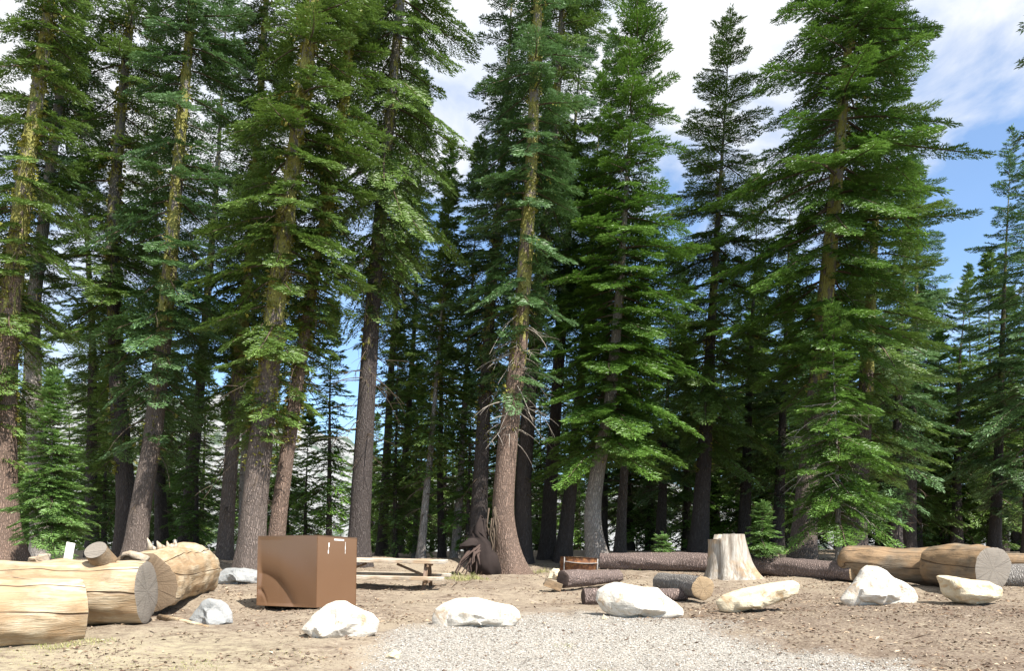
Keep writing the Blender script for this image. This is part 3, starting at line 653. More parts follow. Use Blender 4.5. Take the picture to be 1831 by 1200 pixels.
# ------------------------------------------------------------------ logs
def wood_mat(name, c1, c2, crack=.5, gray=0.0):
    m, t, b = mat(name); g = coord(t)
    st = noi(t, maps(t, g, (.8, 7, 7)), 1.6, 6, .6, .6)
    fn = noi(t, maps(t, g, (3.5, 55, 55)), 1.0, 4, .6)
    big = noi(t, g, 1.6, 3)
    c = mixc(t, ramp(t, st, [(.36, (0, 0, 0)), (.66, (1, 1, 1))]).outputs[0], c1, c2)
    c = mixc(t, mth(t, 'MULTIPLY', fn, .45), c, tuple(x*.6 for x in c1))
    c = mixc(t, mth(t, 'MULTIPLY', ramp(t, big, [(.42, (0, 0, 0)), (.60, (1, 1, 1))]).outputs[0], .7), c, (.30, .19, .10) if not gray else (.30, .27, .23))
    # long drying cracks that run with the grain
    cn = noi(t, maps(t, g, (.16, 2.6, 2.6)), 1.0, 1.5, .35)
    cm_ = ramp(t, mth(t, 'ABSOLUTE', mth(t, 'SUBTRACT', cn, .5)), [(.0025, (1, 1, 1)), (.009, (0, 0, 0))]).outputs[0]
    cm_ = mth(t, 'MULTIPLY', cm_, ramp(t, noi(t, maps(t, g, (.5, 2, 2)), 1.3, 3), [(.36, (0, 0, 0)), (.46, (1, 1, 1))]).outputs[0])
    c = mixc(t, mth(t, 'MULTIPLY', cm_, crack), c, (.10, .06, .04))
    kn = nd(t, 'ShaderNodeTexVoronoi', ins={'Scale': 1.7}); t.links.new(maps(t, g, (.8, 1.5, 1.5)), kn.inputs[0])
    c = mixc(t, mth(t, 'MULTIPLY', ramp(t, kn.outputs[0], [(.035, (1, 1, 1)), (.085, (0, 0, 0))]).outputs[0], .8), c, (.13, .075, .04))
    gr = noi(t, maps(t, g, (1.3, 2.4, 2.4)), 1.7, 7, .7)
    c = mixc(t, mth(t, 'MULTIPLY', ramp(t, gr, [(.52, (0, 0, 0)), (.68, (1, 1, 1))]).outputs[0], .75), c, tuple(x*.5 for x in c1))
    t.links.new(c, b.inputs['Base Color']); b.inputs['Roughness'].default_value = .75
    h = mth(t, 'SUBTRACT', mth(t, 'ADD', mth(t, 'MULTIPLY', st, .5), mth(t, 'MULTIPLY', fn, .4)), mth(t, 'MULTIPLY', cm_, crack*1.4)); bump(t, b, h, 1.0, .035)
    return m
M['peeled'] = wood_mat('peeled pine log', (.38, .275, .165), (.62, .545, .41), .9)
M['weathered'] = wood_mat('weathered log', (.13, .10, .072), (.27, .22, .155), .8)
M['stumpwood'] = wood_mat('bleached stump wood', (.42, .36, .28), (.60, .55, .47), .4)
M['plank'] = wood_mat('weathered plank', (.50, .43, .35), (.66, .59, .49), .15)
M['darkplank'] = wood_mat('brown timber', (.18, .12, .09), (.24, .17, .13), .3)
def end_mat(name, c1, c2, rings=26):
    m, t, b = mat(name); g = coord(t)
    w = nd(t, 'ShaderNodeTexWave', ins={'Scale': rings, 'Distortion': 1.5, 'Detail': 3, 'Detail Scale': 1.4}); w.wave_type = 'RINGS'; w.rings_direction = 'X'; t.links.new(g, w.inputs[0])
    n = noi(t, g, 5, 5, .6); f = noi(t, g, 40, 3, .6)
    c = mixc(t, n, c1, c2); c = mixc(t, mth(t, 'MULTIPLY', w.outputs[1] if len(w.outputs) > 1 else w.outputs[0], .35), c, tuple(x*.55 for x in c1)); c = mixc(t, mth(t, 'MULTIPLY', f, .3), c, c1)
    sp = nd(t, 'ShaderNodeSeparateXYZ'); t.links.new(g, sp.inputs[0]); an = mth(t, 'ARCTAN2', sp.outputs[2], sp.outputs[1])
    cx_ = nd(t, 'ShaderNodeCombineXYZ'); t.links.new(mth(t, 'MULTIPLY', mth(t, 'SINE', an), 3.0), cx_.inputs[0]); t.links.new(mth(t, 'MULTIPLY', mth(t, 'COSINE', an), 3.0), cx_.inputs[1])
    rn = noi(t, cx_.outputs[0], .75, 3, .55); rk = ramp(t, mth(t, 'ABSOLUTE', mth(t, 'SUBTRACT', rn, .5)), [(.002, (1, 1, 1)), (.009, (0, 0, 0))]).outputs[0]
    c = mixc(t, mth(t, 'MULTIPLY', rk, .18), c, tuple(x*.2 for x in c1))
    sw = noi(t, maps(t, g, (3, 3, 40)), 1.5, 4, .6); c = mixc(t, mth(t, 'MULTIPLY', sw, .4), c, tuple(x*.5 for x in c1))
    t.links.new(c, b.inputs['Base Color']); bump(t, b, mth(t, 'SUBTRACT', mth(t, 'ADD', f, sw), rk), .7, .012); return m
M['end_grey'] = end_mat('grey sawn end', (.19, .165, .14), (.33, .295, .25))
M['end_tan'] = end_mat('tan sawn end', (.30, .21, .125), (.45, .34, .21))
M['end_brown'] = end_mat('brown sawn end', (.16, .11, .07), (.28, .21, .14))
M['end_shade'] = end_mat('sawn end darkened as shade', (.07, .05, .045), (.12, .085, .07))  # shade on the left-facing log ends, put into the wood colour

def log(name, A, B, rA, rB, side, ends, label, cat='log', group=None, seed=1, profile=None, rough=.03, rings=50, n=40, round_ends=(False, False), knots=(), sag=0):
    """A, B world axis ends; local x runs along the log. ends: material keys for (A,B)"""
    A = Vector(A); B = Vector(B); Ln = (B-A).length; q = (B-A).to_track_quat('X', 'Z')
    root = empty(name, A); root.rotation_mode = 'QUATERNION'; root.rotation_quaternion = q; tag(root, label, cat, group)
    xs = np.linspace(0, Ln, rings); an = np.linspace(0, 2*math.pi, n, endpoint=False); V = []
    def rad(x, a_):
        f = x/Ln; r = rA+(rB-rA)*f
        if profile: r *= np.interp(f, profile[0], profile[1])
        cy, cz = math.cos(a_), math.sin(a_)
        w = vn((x*.9, cy, cz), 1.1, seed)*rough*2.2+vn((x*2, cy*3, cz*3), 1.6, seed+5)*rough
        for (kx, ka, kr, kh) in knots:
            da = (a_-ka+math.pi) % (2*math.pi)-math.pi
            w += kh*math.exp(-((x-kx)**2+(da*r)**2)/kr**2)/r
        e = 1.0
        if round_ends[0]: e *= min(1, math.sqrt(max(0.02, 1-max(0, 1-x/(r*.7))**2)))
        if round_ends[1]: e *= min(1, math.sqrt(max(0.02, 1-max(0, 1-(Ln-x)/(r*.7))**2)))
        return r*(1+w)*e
    cen = lambda x: (0, -sag*math.sin(math.pi*x/Ln))
    for x in xs:
        cy, cz = cen(x)
        V.append([(x, cy+rad(x, a_)*math.cos(a_), cz+rad(x, a_)*math.sin(a_)) for a_ in an])
    V = np.array(V).reshape(-1, 3)
    mesh_np('side', V, grid_faces(rings, n), M[side], root, smooth=True)
    for k, key in enumerate(ends):
        x = xs[0] if k == 0 else xs[-1]; s = -1 if k == 0 else 1
        E = [(x+s*.004*vn((q_, a_, k), 3, seed), fr*(rad(x, a_))*math.cos(a_), fr*rad(x, a_)*math.sin(a_)) for q_, fr in enumerate((1.0, .93, .6, .3, .04)) for a_ in an]
        E = np.array(E)
        e0 = n  # bevel rim
        E[e0:, 0] += s*.012
        Fc = grid_faces(5, n)
        cap = np.arange(4*n, 5*n)[None, :]
        if s < 0: Fc = Fc[:, ::-1]
        mesh_np('cut_end', E, [Fc, cap if s > 0 else cap[:, ::-1]], M[key], root)
    return root
LG = 'peeled logs piled end to end at the left'
# first, nearest
A = P(-330, 1108, 9.3); B = P(141, 1094, 11.2)
log('peeled_log', A, B, .58, .47, 'peeled', ('end_tan', 'end_grey'), 'nearest fat peeled log, cracked lengthwise, cut by the left edge', group=LG, seed=3, rough=.055, rings=70, n=56,
    knots=((Vector(B-A).length-.18, 3.6+math.pi, .13, .09), (Vector(B-A).length-1.0, 3.45+math.pi, .06, .04)))
# second
A = P(-60, 1062, 11.9); B = P(262, 1059, 12.15)
lb_ = log('peeled_log', A, B, .49, .475, 'peeled', ('end_tan', 'end_grey'), 'second peeled log with a sawn limb stub on top and grey cut end', group=LG, seed=8, rough=.05, rings=70, n=56,
    knots=((1.35, math.pi*.45, .2, .05),))
# third, broken round end further back
A = P(256, 1043, 13.0); B = P(359, 1015, 16.6)
log('peeled_log', A, B, .53, .46, 'peeled', ('end_brown', 'end_tan'), 'third peeled log running back to a rounded butt with pale splinters on top', group=LG, seed=15, rough=.075, rings=60, n=56, round_ends=(False, True),
    profile=([0, .25, .6, 1], [1, .98, 1.06, 1.0]), knots=((3.3, -.6+math.pi*1.5, .22, .07), (2.6, math.pi*.5, .5, .06)))
def child_log(parent, A, B, rA, rB, side, name, seed=1, endm='end_grey'):
    r = log(name, A, B, rA, rB, side, (endm, endm), None, None, seed=seed, rings=10, n=24)
    return r
# a piece of geometry directly in world space, parented to a posed root
def world_part(name, V, Fc, m_, root, smooth=False, tone=None):
    bpy.context.view_layer.update()
    iv = np.array(root.matrix_world.inverted()); V = np.asarray(V, float)
    Vl = V@iv[:3, :3].T+iv[:3, 3]
    return mesh_np(name, Vl, Fc, m_, root, smooth=smooth, tone=tone)
def tube_path(path, radii, sides=14, cap=True, seed=0, rough=.0):
    path = np.array([tuple(p) for p in path], float); k = len(path)
    V, Fc = tubes(path[None], np.array(radii, float)[None], sides)
    if rough: V = V+np.array([[vn(p, 14, seed)*rough, vn(p, 14, seed+9)*rough, vn(p, 14, seed+4)*rough] for p in V])
    fl = [Fc]
    if cap: fl += [np.arange(sides)[None, ::-1], np.arange((k-1)*sides, k*sides)[None, :]]
    return V, fl
st0 = P(188, 1010, 12.1); st1 = P(171, 984, 11.85)
V, Fc = tube_path([st0, st0.lerp(st1, .5), st1], [.20, .175, .165], 20, cap=False, seed=3, rough=.012)
stub = world_part('limb_stub', V, Fc, M['weathered'], lb_, smooth=True)
# its sawn face
d = (st1-st0).normalized(); u = d.orthogonal().normalized(); v = d.cross(u)
E = [st1+d*.004+(u*math.cos(q)+v*math.sin(q))*f*.166 for f in (1, .5, .05) for q in np.linspace(0, 2*math.pi, 20, endpoint=False)]
fc = world_part('cut_face', [tuple(e) for e in E], [grid_faces(3, 20), np.arange(40, 60)[None]], M['end_grey'], lb_)
mw = fc.data; fc.parent = stub
def splinter(px, py, px2, py2, Y, w, name, root, m_='stumpwood'):
    a_ = P(px, py, Y); b_ = P(px2, py2, Y-.05)
    V, Fc = tube_path([a_, a_.lerp(b_, .5)+Vector((w*.4, 0, 0)), b_], [w, w*.75, w*.12], 6, seed=px, rough=.01)
    return world_part(name, V, Fc, M[m_], root)
l3 = [o for o in C.objects if o.name.startswith('peeled_log')][-1]
for a_ in ((268, 985, 263, 962, 13.6, .05), (285, 985, 281, 968, 14, .07), (300, 985, 298, 968, 14.4, .05), (310, 985, 313, 965, 14.6, .06), (275, 985, 270, 975, 13.9, .05), (305, 982, 306, 973, 14.2, .06), (292, 982, 288, 974, 14.2, .05)):
    splinter(*a_, 'splinter', l3)
# curled root end and pale chunk on the log pile
V, Fc = tube_path([P(262, 1003, 12.9), P(248, 996, 12.9), P(233, 990, 12.9), P(222, 991, 12.9), P(217, 999, 12.9)], [.09, .07, .05, .035, .02], 10, seed=2, rough=.01)
world_part('root_curl', V, Fc, M['stumpwood'], l3, smooth=True)

# right-hand logs
A = P(1074, 1003, 22.6); B = P(1392, 1010, 21.3)
log('bark_log', A, B, .235, .25, 'bark_log', ('end_shade', 'end_tan'), 'long low bark covered log running behind the stump', group='bark covered border logs', seed=21, rough=.10, knots=tuple((.6+.83*i, .6+(i*2.1)%2.0, .07, .05) for i in range(8)), rings=80, n=28)
A = P(1325, 1013, 21.2+.4); B = P(1530, 1024, 18.7)
log('bark_log', A, B, .25, .235, 'bark_log', ('end_shade', 'end_tan'), 'bark covered log right of the stump with a pale sawn end', group='bark covered border logs', seed=24, rough=.10, knots=((.9, 1.4, .08, .06), (2.2, .7, .07, .05)), rings=50, n=30)
A = P(1497, 1000, 19.0); B = P(1705, 1018, 17.9)
log('weathered_log', A, B, .36, .50, 'weathered', ('end_grey', 'end_grey'), 'big bare brown log tapering left behind the white boulder', group='big bare logs at the right', seed=31, rough=.06, rings=60, n=48, round_ends=(True, False), profile=([0, .3, .5, 1], [.85, 1.0, .9, 1.0]))
A = P(1672, 1013, 17.7); B = P(1775, 1018, 16.3)
log('weathered_log', A, B, .47, .50, 'weathered', ('end_shade', 'end_grey'), 'fat bare log section with a large grey cut end at the right', group='big bare logs at the right', seed=36, rough=.06, rings=40, n=48, profile=([0, .25, .7, 1], [.94, 1.0, 1.04, .98]))
A = P(1790, 1030, 17.5); B = P(1990, 1036, 17.2)
log('bark_log', A, B, .27, .29, 'bark_ashy', ('end_grey', 'end_grey'), 'pale ashy bark log running out of the right edge', group='logs at the right edge', seed=41, rough=.05, rings=40, n=28)
A = P(1795, 1001, 20.5); B = P(2010, 1006, 20.5)
log('weathered_log', A, B, .16, .17, 'weathered', ('end_grey', 'end_grey'), 'thin bare log lying behind the ashy log at the right edge', group='logs at the right edge', seed=43, rough=.05, rings=30, n=20)
# short firewood rounds by the fire ring
A = P(1006, 1036, 17.0); B = P(1105, 1031, 18.3)
log('short_log', A, B, .185, .165, 'bark_log', ('end_shade', 'end_tan'), 'short bark covered log with one end darkened as if shaded in front of the rusty fire ring', seed=51, rough=.09, rings=40, n=30)
A = P(1043, 1068, 15.3); B = P(1226, 1064, 15.6)
log('short_log', A, B, .16, .13, 'bark_log', ('end_shade', 'end_tan'), 'low pole lying behind the big round white boulder', seed=52, rough=.10, rings=50, n=26)
A = P(1182, 1041, 16.9); B = P(1257, 1053, 15.1)
log('short_log', A, B, .20, .235, 'bark_ashy', ('end_shade', 'end_tan'), 'scorched log round with a tan sawn face lying across the pole', seed=53, rough=.06, rings=40, n=34)

# ------------------------------------------------------------------ stump
def stump():
    Y = 19.6; c = P(1298, 1033, Y); root = empty('tree_stump', (c.x, Y, gz(c.x, Y))); z0_ = root.location.z
    tag(root, 'bleached tree stump with flared roots and a notch cut in its top', 'stump')
    n, nr_ = 72, 36; V = []
    Ht = P(0, 956, Y).z-z0_
    for i in range(nr_):
        f = i/(nr_-1); z = -.1+f*(Ht+.1)
        for j in range(n):
            a_ = j/n*2*math.pi
            r = .43+.06*(1-f)
            lob = max(0, math.cos(a_-(-.25)))**3*1.1+max(0, math.cos(a_-(-1.6)))**6*.35+max(0, math.cos(a_-2.2))**6*.5+max(0, math.cos(a_+2.7))**6*.25
            r += (.09+.50*lob)*math.exp(-f*3.4)*.85
            r *= 1+.05*math.sin(a_*9+1.5*vn((a_, f, 1), 2))*(1-.4*f)+.035*vn((math.cos(a_)*9, math.sin(a_)*9, f*.8), 1.5, 8)+.10*vn((math.cos(a_)*2, math.sin(a_)*2, f*1.5), 1.2, 4)
            if i == nr_-1:
                lean = .0
            zt = z
            x, y = r*math.cos(a_), r*math.sin(a_)
            # the left front shoulder is cut lower
            if f > .85:
                cut = Ht-.13 if x < -.20 else Ht
                zt = min(z, cut)+.018*vn((x, y, 3), 9)*(f > .99)
            V.append((x+.06*(1-f), y, zt))
    V = np.array(V)
    Fc = grid_faces(nr_, n)
    mesh_np('side', V, Fc, M['stumpwood_v'], root, smooth=True)
    top = V[-n:]; cen = top.mean(0); TV = []
    fr = (1, .95, .8, .6, .42, .2, .03)
    for f_ in fr:
        for p_ in top:
            q = cen+(p_-cen)*f_; hx = q[0]; hy = q[1]
            z = (Ht-.13 if hx < -.20 else Ht)
            if f_ < .97 and -.16 < hx < .10 and hy < .05: z = Ht-.16
            TV.append((q[0], q[1], z+.01*vn((hx, hy, 0), 9)))
    mesh_np('top', np.array(TV), [grid_faces(len(fr), n), np.arange((len(fr)-1)*n, len(fr)*n)[None]], M['end_tan_z'], root)
def wood_v(name, c1, c2):
    m, t, b = mat(name); g = coord(t)
    st = noi(t, maps(t, g, (9, 9, 1.1)), 1.3, 6, .6, .4); fn = noi(t, maps(t, g, (50, 50, 3)), 1, 4); big = noi(t, g, 2.0, 3)
    c = mixc(t, ramp(t, st, [(.38, (0, 0, 0)), (.62, (1, 1, 1))]).outputs[0], c1, c2); c = mixc(t, mth(t, 'MULTIPLY', fn, .5), c, tuple(x*.6 for x in c1))
    c = mixc(t, mth(t, 'MULTIPLY', ramp(t, big, [(.52, (0, 0, 0)), (.66, (1, 1, 1))]).outputs[0], .6), c, (.36, .22, .10))
    t.links.new(c, b.inputs['Base Color']); bump(t, b, mth(t, 'ADD', st, mth(t, 'MULTIPLY', fn, .5)), .8, .03); return m
M['stumpwood_v'] = wood_v('bleached stump side', (.24, .20, .16), (.50, .465, .41)); M['end_tan_z'] = plain('stump top', (.40, .35, .29))
stump()

# ------------------------------------------------------------------ boulders
def rock_mat(name, c1, c2, stain, amt=.5, sc=2.6):
    m, t, b = mat(name); g = coord(t)
    n = noi(t, g, sc, 6, .65); f = noi(t, g, 28, 4, .65); k = noi(t, g, sc*1.7, 5, .6, .8)
    c = mixc(t, n, c1, c2); c = mixc(t, mth(t, 'MULTIPLY', ramp(t, k, [(.54, (0, 0, 0)), (.66, (1, 1, 1))]).outputs[0], amt), c, stain)
    c = mixc(t, mth(t, 'MULTIPLY', ramp(t, f, [(.56, (0, 0, 0)), (.66, (1, 1, 1))]).outputs[0], .55), c, (.27, .235, .20))
    t.links.new(c, b.inputs['Base Color']); bump(t, b, mth(t, 'ADD', mth(t, 'MULTIPLY', f, .5), n), .8, .03); b.inputs['Roughness'].default_value = .9; return m
M['white'] = rock_mat('white granite', (.48, .44, .375), (.62, .585, .53), (.36, .24, .13), .75)
M['cream'] = rock_mat('cream granite', (.44, .37, .25), (.60, .53, .40), (.36, .22, .10), .7)
M['greyrock'] = rock_mat('grey granite', (.20, .21, .21), (.31, .31, .305), (.42, .41, .395), .6)
def boulder(outline, Y, depth, m_, label, seed=1, planes=17, cut=.62, name='boulder', rough=.085, bury=.12, group='border boulders', tilt=0.0):
    """outline: photo pixels round the visible silhouette; the body is a closed solid of the given depth"""
    pts = [P(a, b_, Y) for a, b_ in outline]
    cx = (min(p.x for p in pts)+max(p.x for p in pts))/2; zt = max(p.z for p in pts); zb = min(p.z for p in pts)
    cz = zb+(zt-zb)*.38
    def silh(th):
        d = (math.cos(th), math.sin(th)); best = .02
        for i in range(len(pts)):
            a_, b_ = pts[i], pts[(i+1) % len(pts)]
            ax, az, bx, bz = a_.x-cx, a_.z-cz, b_.x-cx, b_.z-cz
            den = d[0]*(bz-az)-d[1]*(bx-ax)
            if abs(den) < 1e-9: continue
            tt = (ax*(bz-az)-az*(bx-ax))/den; uu = (ax*d[1]-az*d[0])/den if abs(den) > 1e-9 else 9
            if tt > 0 and -1e-6 <= uu <= 1+1e-6: best = max(best, tt)
        return best
    tab = [silh(i/360*2*math.pi) for i in range(360)]
    tab = np.array(tab); tab = (tab+np.roll(tab, 1)+np.roll(tab, -1))/3
    import bmesh
    bm = bmesh.new(); bmesh.ops.create_icosphere(bm, subdivisions=5, radius=1)
    rg = random.Random(seed); pl = []
    for i in range(planes):
        v = Vector((rg.uniform(-1, 1), rg.uniform(-1, .5), rg.uniform(-.5, 1))).normalized()
        pl.append((v, rg.uniform(cut, cut+.14)))
    for v in bm.verts:
        d = v.co.normalized()
        k = 1.0
        for n_, dd in pl:
            q = d.dot(n_)
            if q > 0: k = min(k, dd/q)
        side = math.sqrt(d.x**2+d.z**2)
        keep = max(0, (side-.88)/.12)      # keep the silhouette
        k = k*(1-keep)+1*keep
        th = math.atan2(d.z, d.x) % (2*math.pi); r = float(np.interp(th/(2*math.pi)*360, np.arange(361), np.append(tab, tab[0])))
        co = Vector((d.x*r*k, d.y*depth/2*k, d.z*r*k))
        w = vn(co, 3.5, seed)*rough+vn(co, 9, seed+3)*rough*.4
        rid = abs(vn(co, 2.2, seed+8))*rough*1.2
        co += d*(w-rid)*(1-keep*.6)
        v.co = co
    me = bpy.data.meshes.new(name); bm.to_mesh(me); bm.free(); me.materials.append(M[m_])
    o = bpy.data.objects.new(name, me); C.objects.link(o); o.location = (cx, Y+depth*.15, cz)
    tag(o, label, 'boulder', group); return o
boulder([(532, 1128), (548, 1112), (562, 1095), (580, 1080), (597, 1074), (615, 1077), (638, 1088), (664, 1098), (677, 1112), (672, 1134), (650, 1146), (560, 1146)], 11.1, .75, 'white',
        'white peaked boulder with tan foot directly in front of the metal locker', 3, rough=.05)
boulder([(770, 1110), (776, 1090), (790, 1080), (818, 1071), (848, 1069), (880, 1078), (915, 1084), (930, 1095), (935, 1108), (920, 1122), (780, 1130)], 12.1, .9, 'white',
        'low wide white boulder with tan left end at the top of the gravel', 9, rough=.04)
boulder([(1066, 1075), (1070, 1055), (1085, 1046), (1103, 1042), (1130, 1046), (1150, 1050), (1180, 1052), (1195, 1066), (1213, 1080), (1226, 1092), (1227, 1103), (1190, 1112), (1110, 1112), (1080, 1095)], 12.9, 1.0, 'white',
        'largest rounded white boulder with a shaded grey left face', 5, rough=.04)
boulder([(1281, 1078), (1292, 1066), (1330, 1053), (1380, 1043), (1420, 1038), (1435, 1045), (1433, 1062), (1415, 1070), (1390, 1082), (1345, 1092), (1310, 1100), (1288, 1094)], 13.5, .8, 'cream',
        'long cream yellow slab boulder tilted up to the right', 12, rough=.05)
boulder([(1507, 1074), (1520, 1055), (1533, 1040), (1545, 1020), (1556, 1011), (1575, 1013), (1592, 1022), (1605, 1034), (1625, 1042), (1642, 1054), (1648, 1072), (1640, 1086), (1520, 1090)], 15.2, 1.0, 'white',
        'bright white pyramid shaped boulder in front of the big bare log', 20, rough=.05)
boulder([(1680, 1030), (1700, 1029), (1740, 1037), (1775, 1040), (1795, 1052), (1798, 1070), (1775, 1080), (1745, 1083), (1710, 1078), (1692, 1066), (1686, 1048)], 15.0, .75, 'cream',
        'angular tan and cream boulder in front of the grey log end', 27, planes=12, cut=.72, rough=.06)
boulder([(332, 1108), (345, 1092), (358, 1076), (372, 1070), (392, 1072), (406, 1084), (414, 1098), (413, 1116), (380, 1124), (345, 1122)], 12.2, .55, 'greyrock',
        'grey veined boulder on the dirt between the peeled logs and the locker', 33)
boulder([(372, 1044), (385, 1026), (398, 1017), (415, 1014), (440, 1018), (462, 1021), (480, 1030), (485, 1048), (420, 1052)], 18.4, 1.0, 'greyrock',
        'pale blue grey boulder farther back, half hidden by the locker', 36)
boulder([(978, 1036), (982, 1022), (990, 1016), (1000, 1018), (1006, 1036)], 18.6, .35, 'cream', 'small round tan rock at the left foot of the fire ring', 44, group='small rocks')
boulder([(1388, 1101), (1395, 1096), (1410, 1097), (1412, 1103), (1395, 1106)], 13.2, .2, 'cream', 'small flat pale rock below the cream slab', 45, group='small rocks')
boulder([(1074, 1107), (1079, 1098), (1087, 1103), (1088, 1110), (1078, 1112)], 12.6, .14, 'cream', 'small pinkish stone at the left foot of the largest boulder', 46, group='small rocks')
boulder([(684, 1178), (692, 1170), (704, 1162), (716, 1168), (712, 1180)], 10.0, .16, 'cream', 'flat tan stone lying at the edge of the gravel', 47, group='small rocks')

# ------------------------------------------------------------------ bear-proof food locker
def locker():
    Yc = 13.4
    c0 = P(565, 1095, Yc)
    gr0 = c0.z
    ul = Vector((-.89, .46, 0)); ur = Vector((.46, .89, 0))
    # left face width and right face width from the photo
    Lw = 1.38; Rw = 1.06
    Hh = (1094-961)/F*Yc-.035
    root = empty('food_locker', (c0.x, c0.y, gr0+.07), (0, R(1.6), math.atan2(ur.y, ur.x)))
    tag(root, 'brown steel animal proof food locker with a dented side', 'locker')
    # local frame: x = right face direction (goes back right), y = left face direction
    m, t, b = mat('brown enamel'); g = coord(t)
    n = noi(t, g, 2.2, 4); f = noi(t, g, 60, 3)
    c = mixc(t, n, (.135, .072, .038), (.155, .085, .047)); sc_ = noi(t, maps(t, g, (60, 60, 8)), 1, 4)
    c = mixc(t, mth(t, 'MULTIPLY', ramp(t, sc_, [(.70, (0, 0, 0)), (.76, (1, 1, 1))]).outputs[0], .3), c, (.42, .34, .28))
    t.links.new(c, b.inputs['Base Color']); b.inputs['Roughness'].default_value = .25; b.inputs['Specular IOR Level'].default_value = .5
    M['enamel'] = m
    # dented side panel (the face towards the left)
    nu, nv = 90, 90; V = []
    for j in range(nv):
        for i in range(nu):
            u = i/(nu-1); v = j/(nv-1)            # u 0 = far left edge, 1 = near corner
            vc = .47-1.22*u*u
            dd = v-vc
            A_ = .062*max(0, 1-max(0, u-.35)/.45)
            if vc < 0: A_ *= math.exp(vc*3)
            if dd > 0: dep = A_*math.exp(-dd/.20)
            else: dep = A_*max(0, 1+dd/max(.12, vc+.05))
            v2 = .23-6.5*u*u
            g2 = .028*math.exp(-((v-v2)/.035)**2)*max(0, 1-u/.2)
            edge = min(1, u/.05)*min(1, (1-u)/.12)*min(1, (1-v)/.05)*min(1, (v+.02)/.06)
            wav = .004*math.sin(u*3.1)*math.sin(v*math.pi*2.2+1)+.003*math.sin(v*9+u*3)
            x = (dep+g2+wav)*edge; 
            V.append((x, Lw*(1-u), v*Hh))
    mesh_np('dented_panel', np.array(V), grid_faces(nv, nu, False), m, root, smooth=True)
    def box(name, x0, x1, y0, y1, z0, z1, mm, par=root, bev=.006):
        import bmesh
        bm = bmesh.new(); bmesh.ops.create_cube(bm, size=1)
        for v in bm.verts: v.co = Vector((x0 if v.co.x < 0 else x1, y0 if v.co.y < 0 else y1, z0 if v.co.z < 0 else z1))
        bmesh.ops.bevel(bm, geom=bm.edges[:], offset=bev, segments=2, affect='EDGES')
        me = bpy.data.meshes.new(name); bm.to_mesh(me); bm.free(); me.materials.append(mm)
        o = bpy.data.objects.new(name, me); C.objects.link(o); o.parent = par; return o
    box('side_panel', .003, Rw, -.002, .016, 0, Hh, m)
    box('back_panel', .003, Rw, Lw-.016, Lw+.002, 0, Hh, m)
    box('door', Rw-.003, Rw+.018, -.002, Lw+.002, 0, Hh, m)
    box('roof_panel', .0, Rw+.018, -.004, Lw+.004, Hh-.002, Hh+.012, m)
    box('floor_panel', .105, Rw-.01, .02, Lw-.02, .004, .02, m)
    dk = plain('dark steel', (.03, .025, .02))
    for yy in (.08, Lw-.16):
        box('skid', .12, Rw-.02, yy, yy+.08, -.06, .003, dk)
    wh = plain('white sticker', (.80, .80, .78), var=.05)
    box('sticker', Rw*.41, Rw*.66, -.0055, -.0022, Hh-.062, Hh-.035, wh, bev=.001)
    # smears of white paint left on the side panel
    rg = random.Random(4)
    def smear(name, fx, z1, z0, w):
        V = []; n_ = 14
        for i in range(n_):
            f_ = i/(n_-1); z = z1+(z0-z1)*f_; ww = w*(.4+.9*abs(vn((f_*3, fx*9, 1), 2.3)))
            V += [(fx*Rw-ww/2, -.0032, z), (fx*Rw+ww/2, -.0032, z)]
        mesh_np(name, np.array(V), grid_faces(n_, 2, False), wh, root)
    smear('paint_smear', .285, Hh-.11, Hh-.18, .045); smear('paint_smear', .27, Hh-.24, Hh-.30, .035); smear('paint_smear', .70, Hh-.08, Hh-.29, .016); smear('paint_smear', .275, Hh-.18, Hh-.24, .012)
locker()

# ------------------------------------------------------------------ picnic table
def beam(name, p0, p1, w, h, m_, root, roll=0):
    """rectangular timber from p0 to p1 (local), w across, h thick"""
    import bmesh
    p0 = Vector(p0); p1 = Vector(p1); Ln = (p1-p0).length
    bm = bmesh.new(); bmesh.ops.create_cube(bm, size=1)
    for v in bm.verts: v.co = Vector((v.co.x*Ln, v.co.y*w, v.co.z*h))
    bmesh.ops.bevel(bm, geom=bm.edges[:], offset=.005, segments=1, affect='EDGES')
    me = bpy.data.meshes.new(name); bm.to_mesh(me); bm.free(); me.materials.append(M[m_])
    o = bpy.data.objects.new(name, me); C.objects.link(o); o.parent = root
    o.location = (p0+p1)/2; o.rotation_euler = (p1-p0).to_track_quat('X', 'Z').to_euler(); return o
def table():
    e = P(797, 1042, 17.2)       # right end of the near bench
    z = gz(e.x-1.2, 17.8)
    root = empty('picnic_table', (e.x-1.52, 17.85, z-.02), (R(1.8), R(1.2), R(-2)))
    tag(root, 'pale plank picnic table partly hidden behind the brown locker', 'picnic table')
    Ln = 3.0
    for k in range(5): beam('top_plank', (-Ln/2, -.32+k*.16, .645), (Ln/2-.03, -.32+k*.16, .645), .152, .075, 'plank', root)
    for s in (-1, 1):
        for k in range(2): beam('bench_plank', (-Ln/2, s*(.60+k*.15), .30), (Ln/2, s*(.60+k*.15), .30), .142, .07, 'plank', root)
    for x in (-1.05, 1.05):
        beam('leg', (x, -.58, .0), (x, -.20, .60), .09, .05, 'darkplank', root); beam('leg', (x, .58, .0), (x, .20, .60), .09, .05, 'darkplank', root)
        beam('bench_support', (x+.052, -.78, .22), (x+.052, .78, .22), .045, .10, 'darkplank', root)
        beam('top_support', (x+.052, -.38, .57), (x+.052, .38, .57), .045, .07, 'darkplank', root)
    beam('brace', (.98, 0, .32), (.35, 0, .57), .09, .05, 'darkplank', root); beam('brace', (-.98, 0, .32), (-.35, 0, .57), .09, .05, 'darkplank', root)
table()
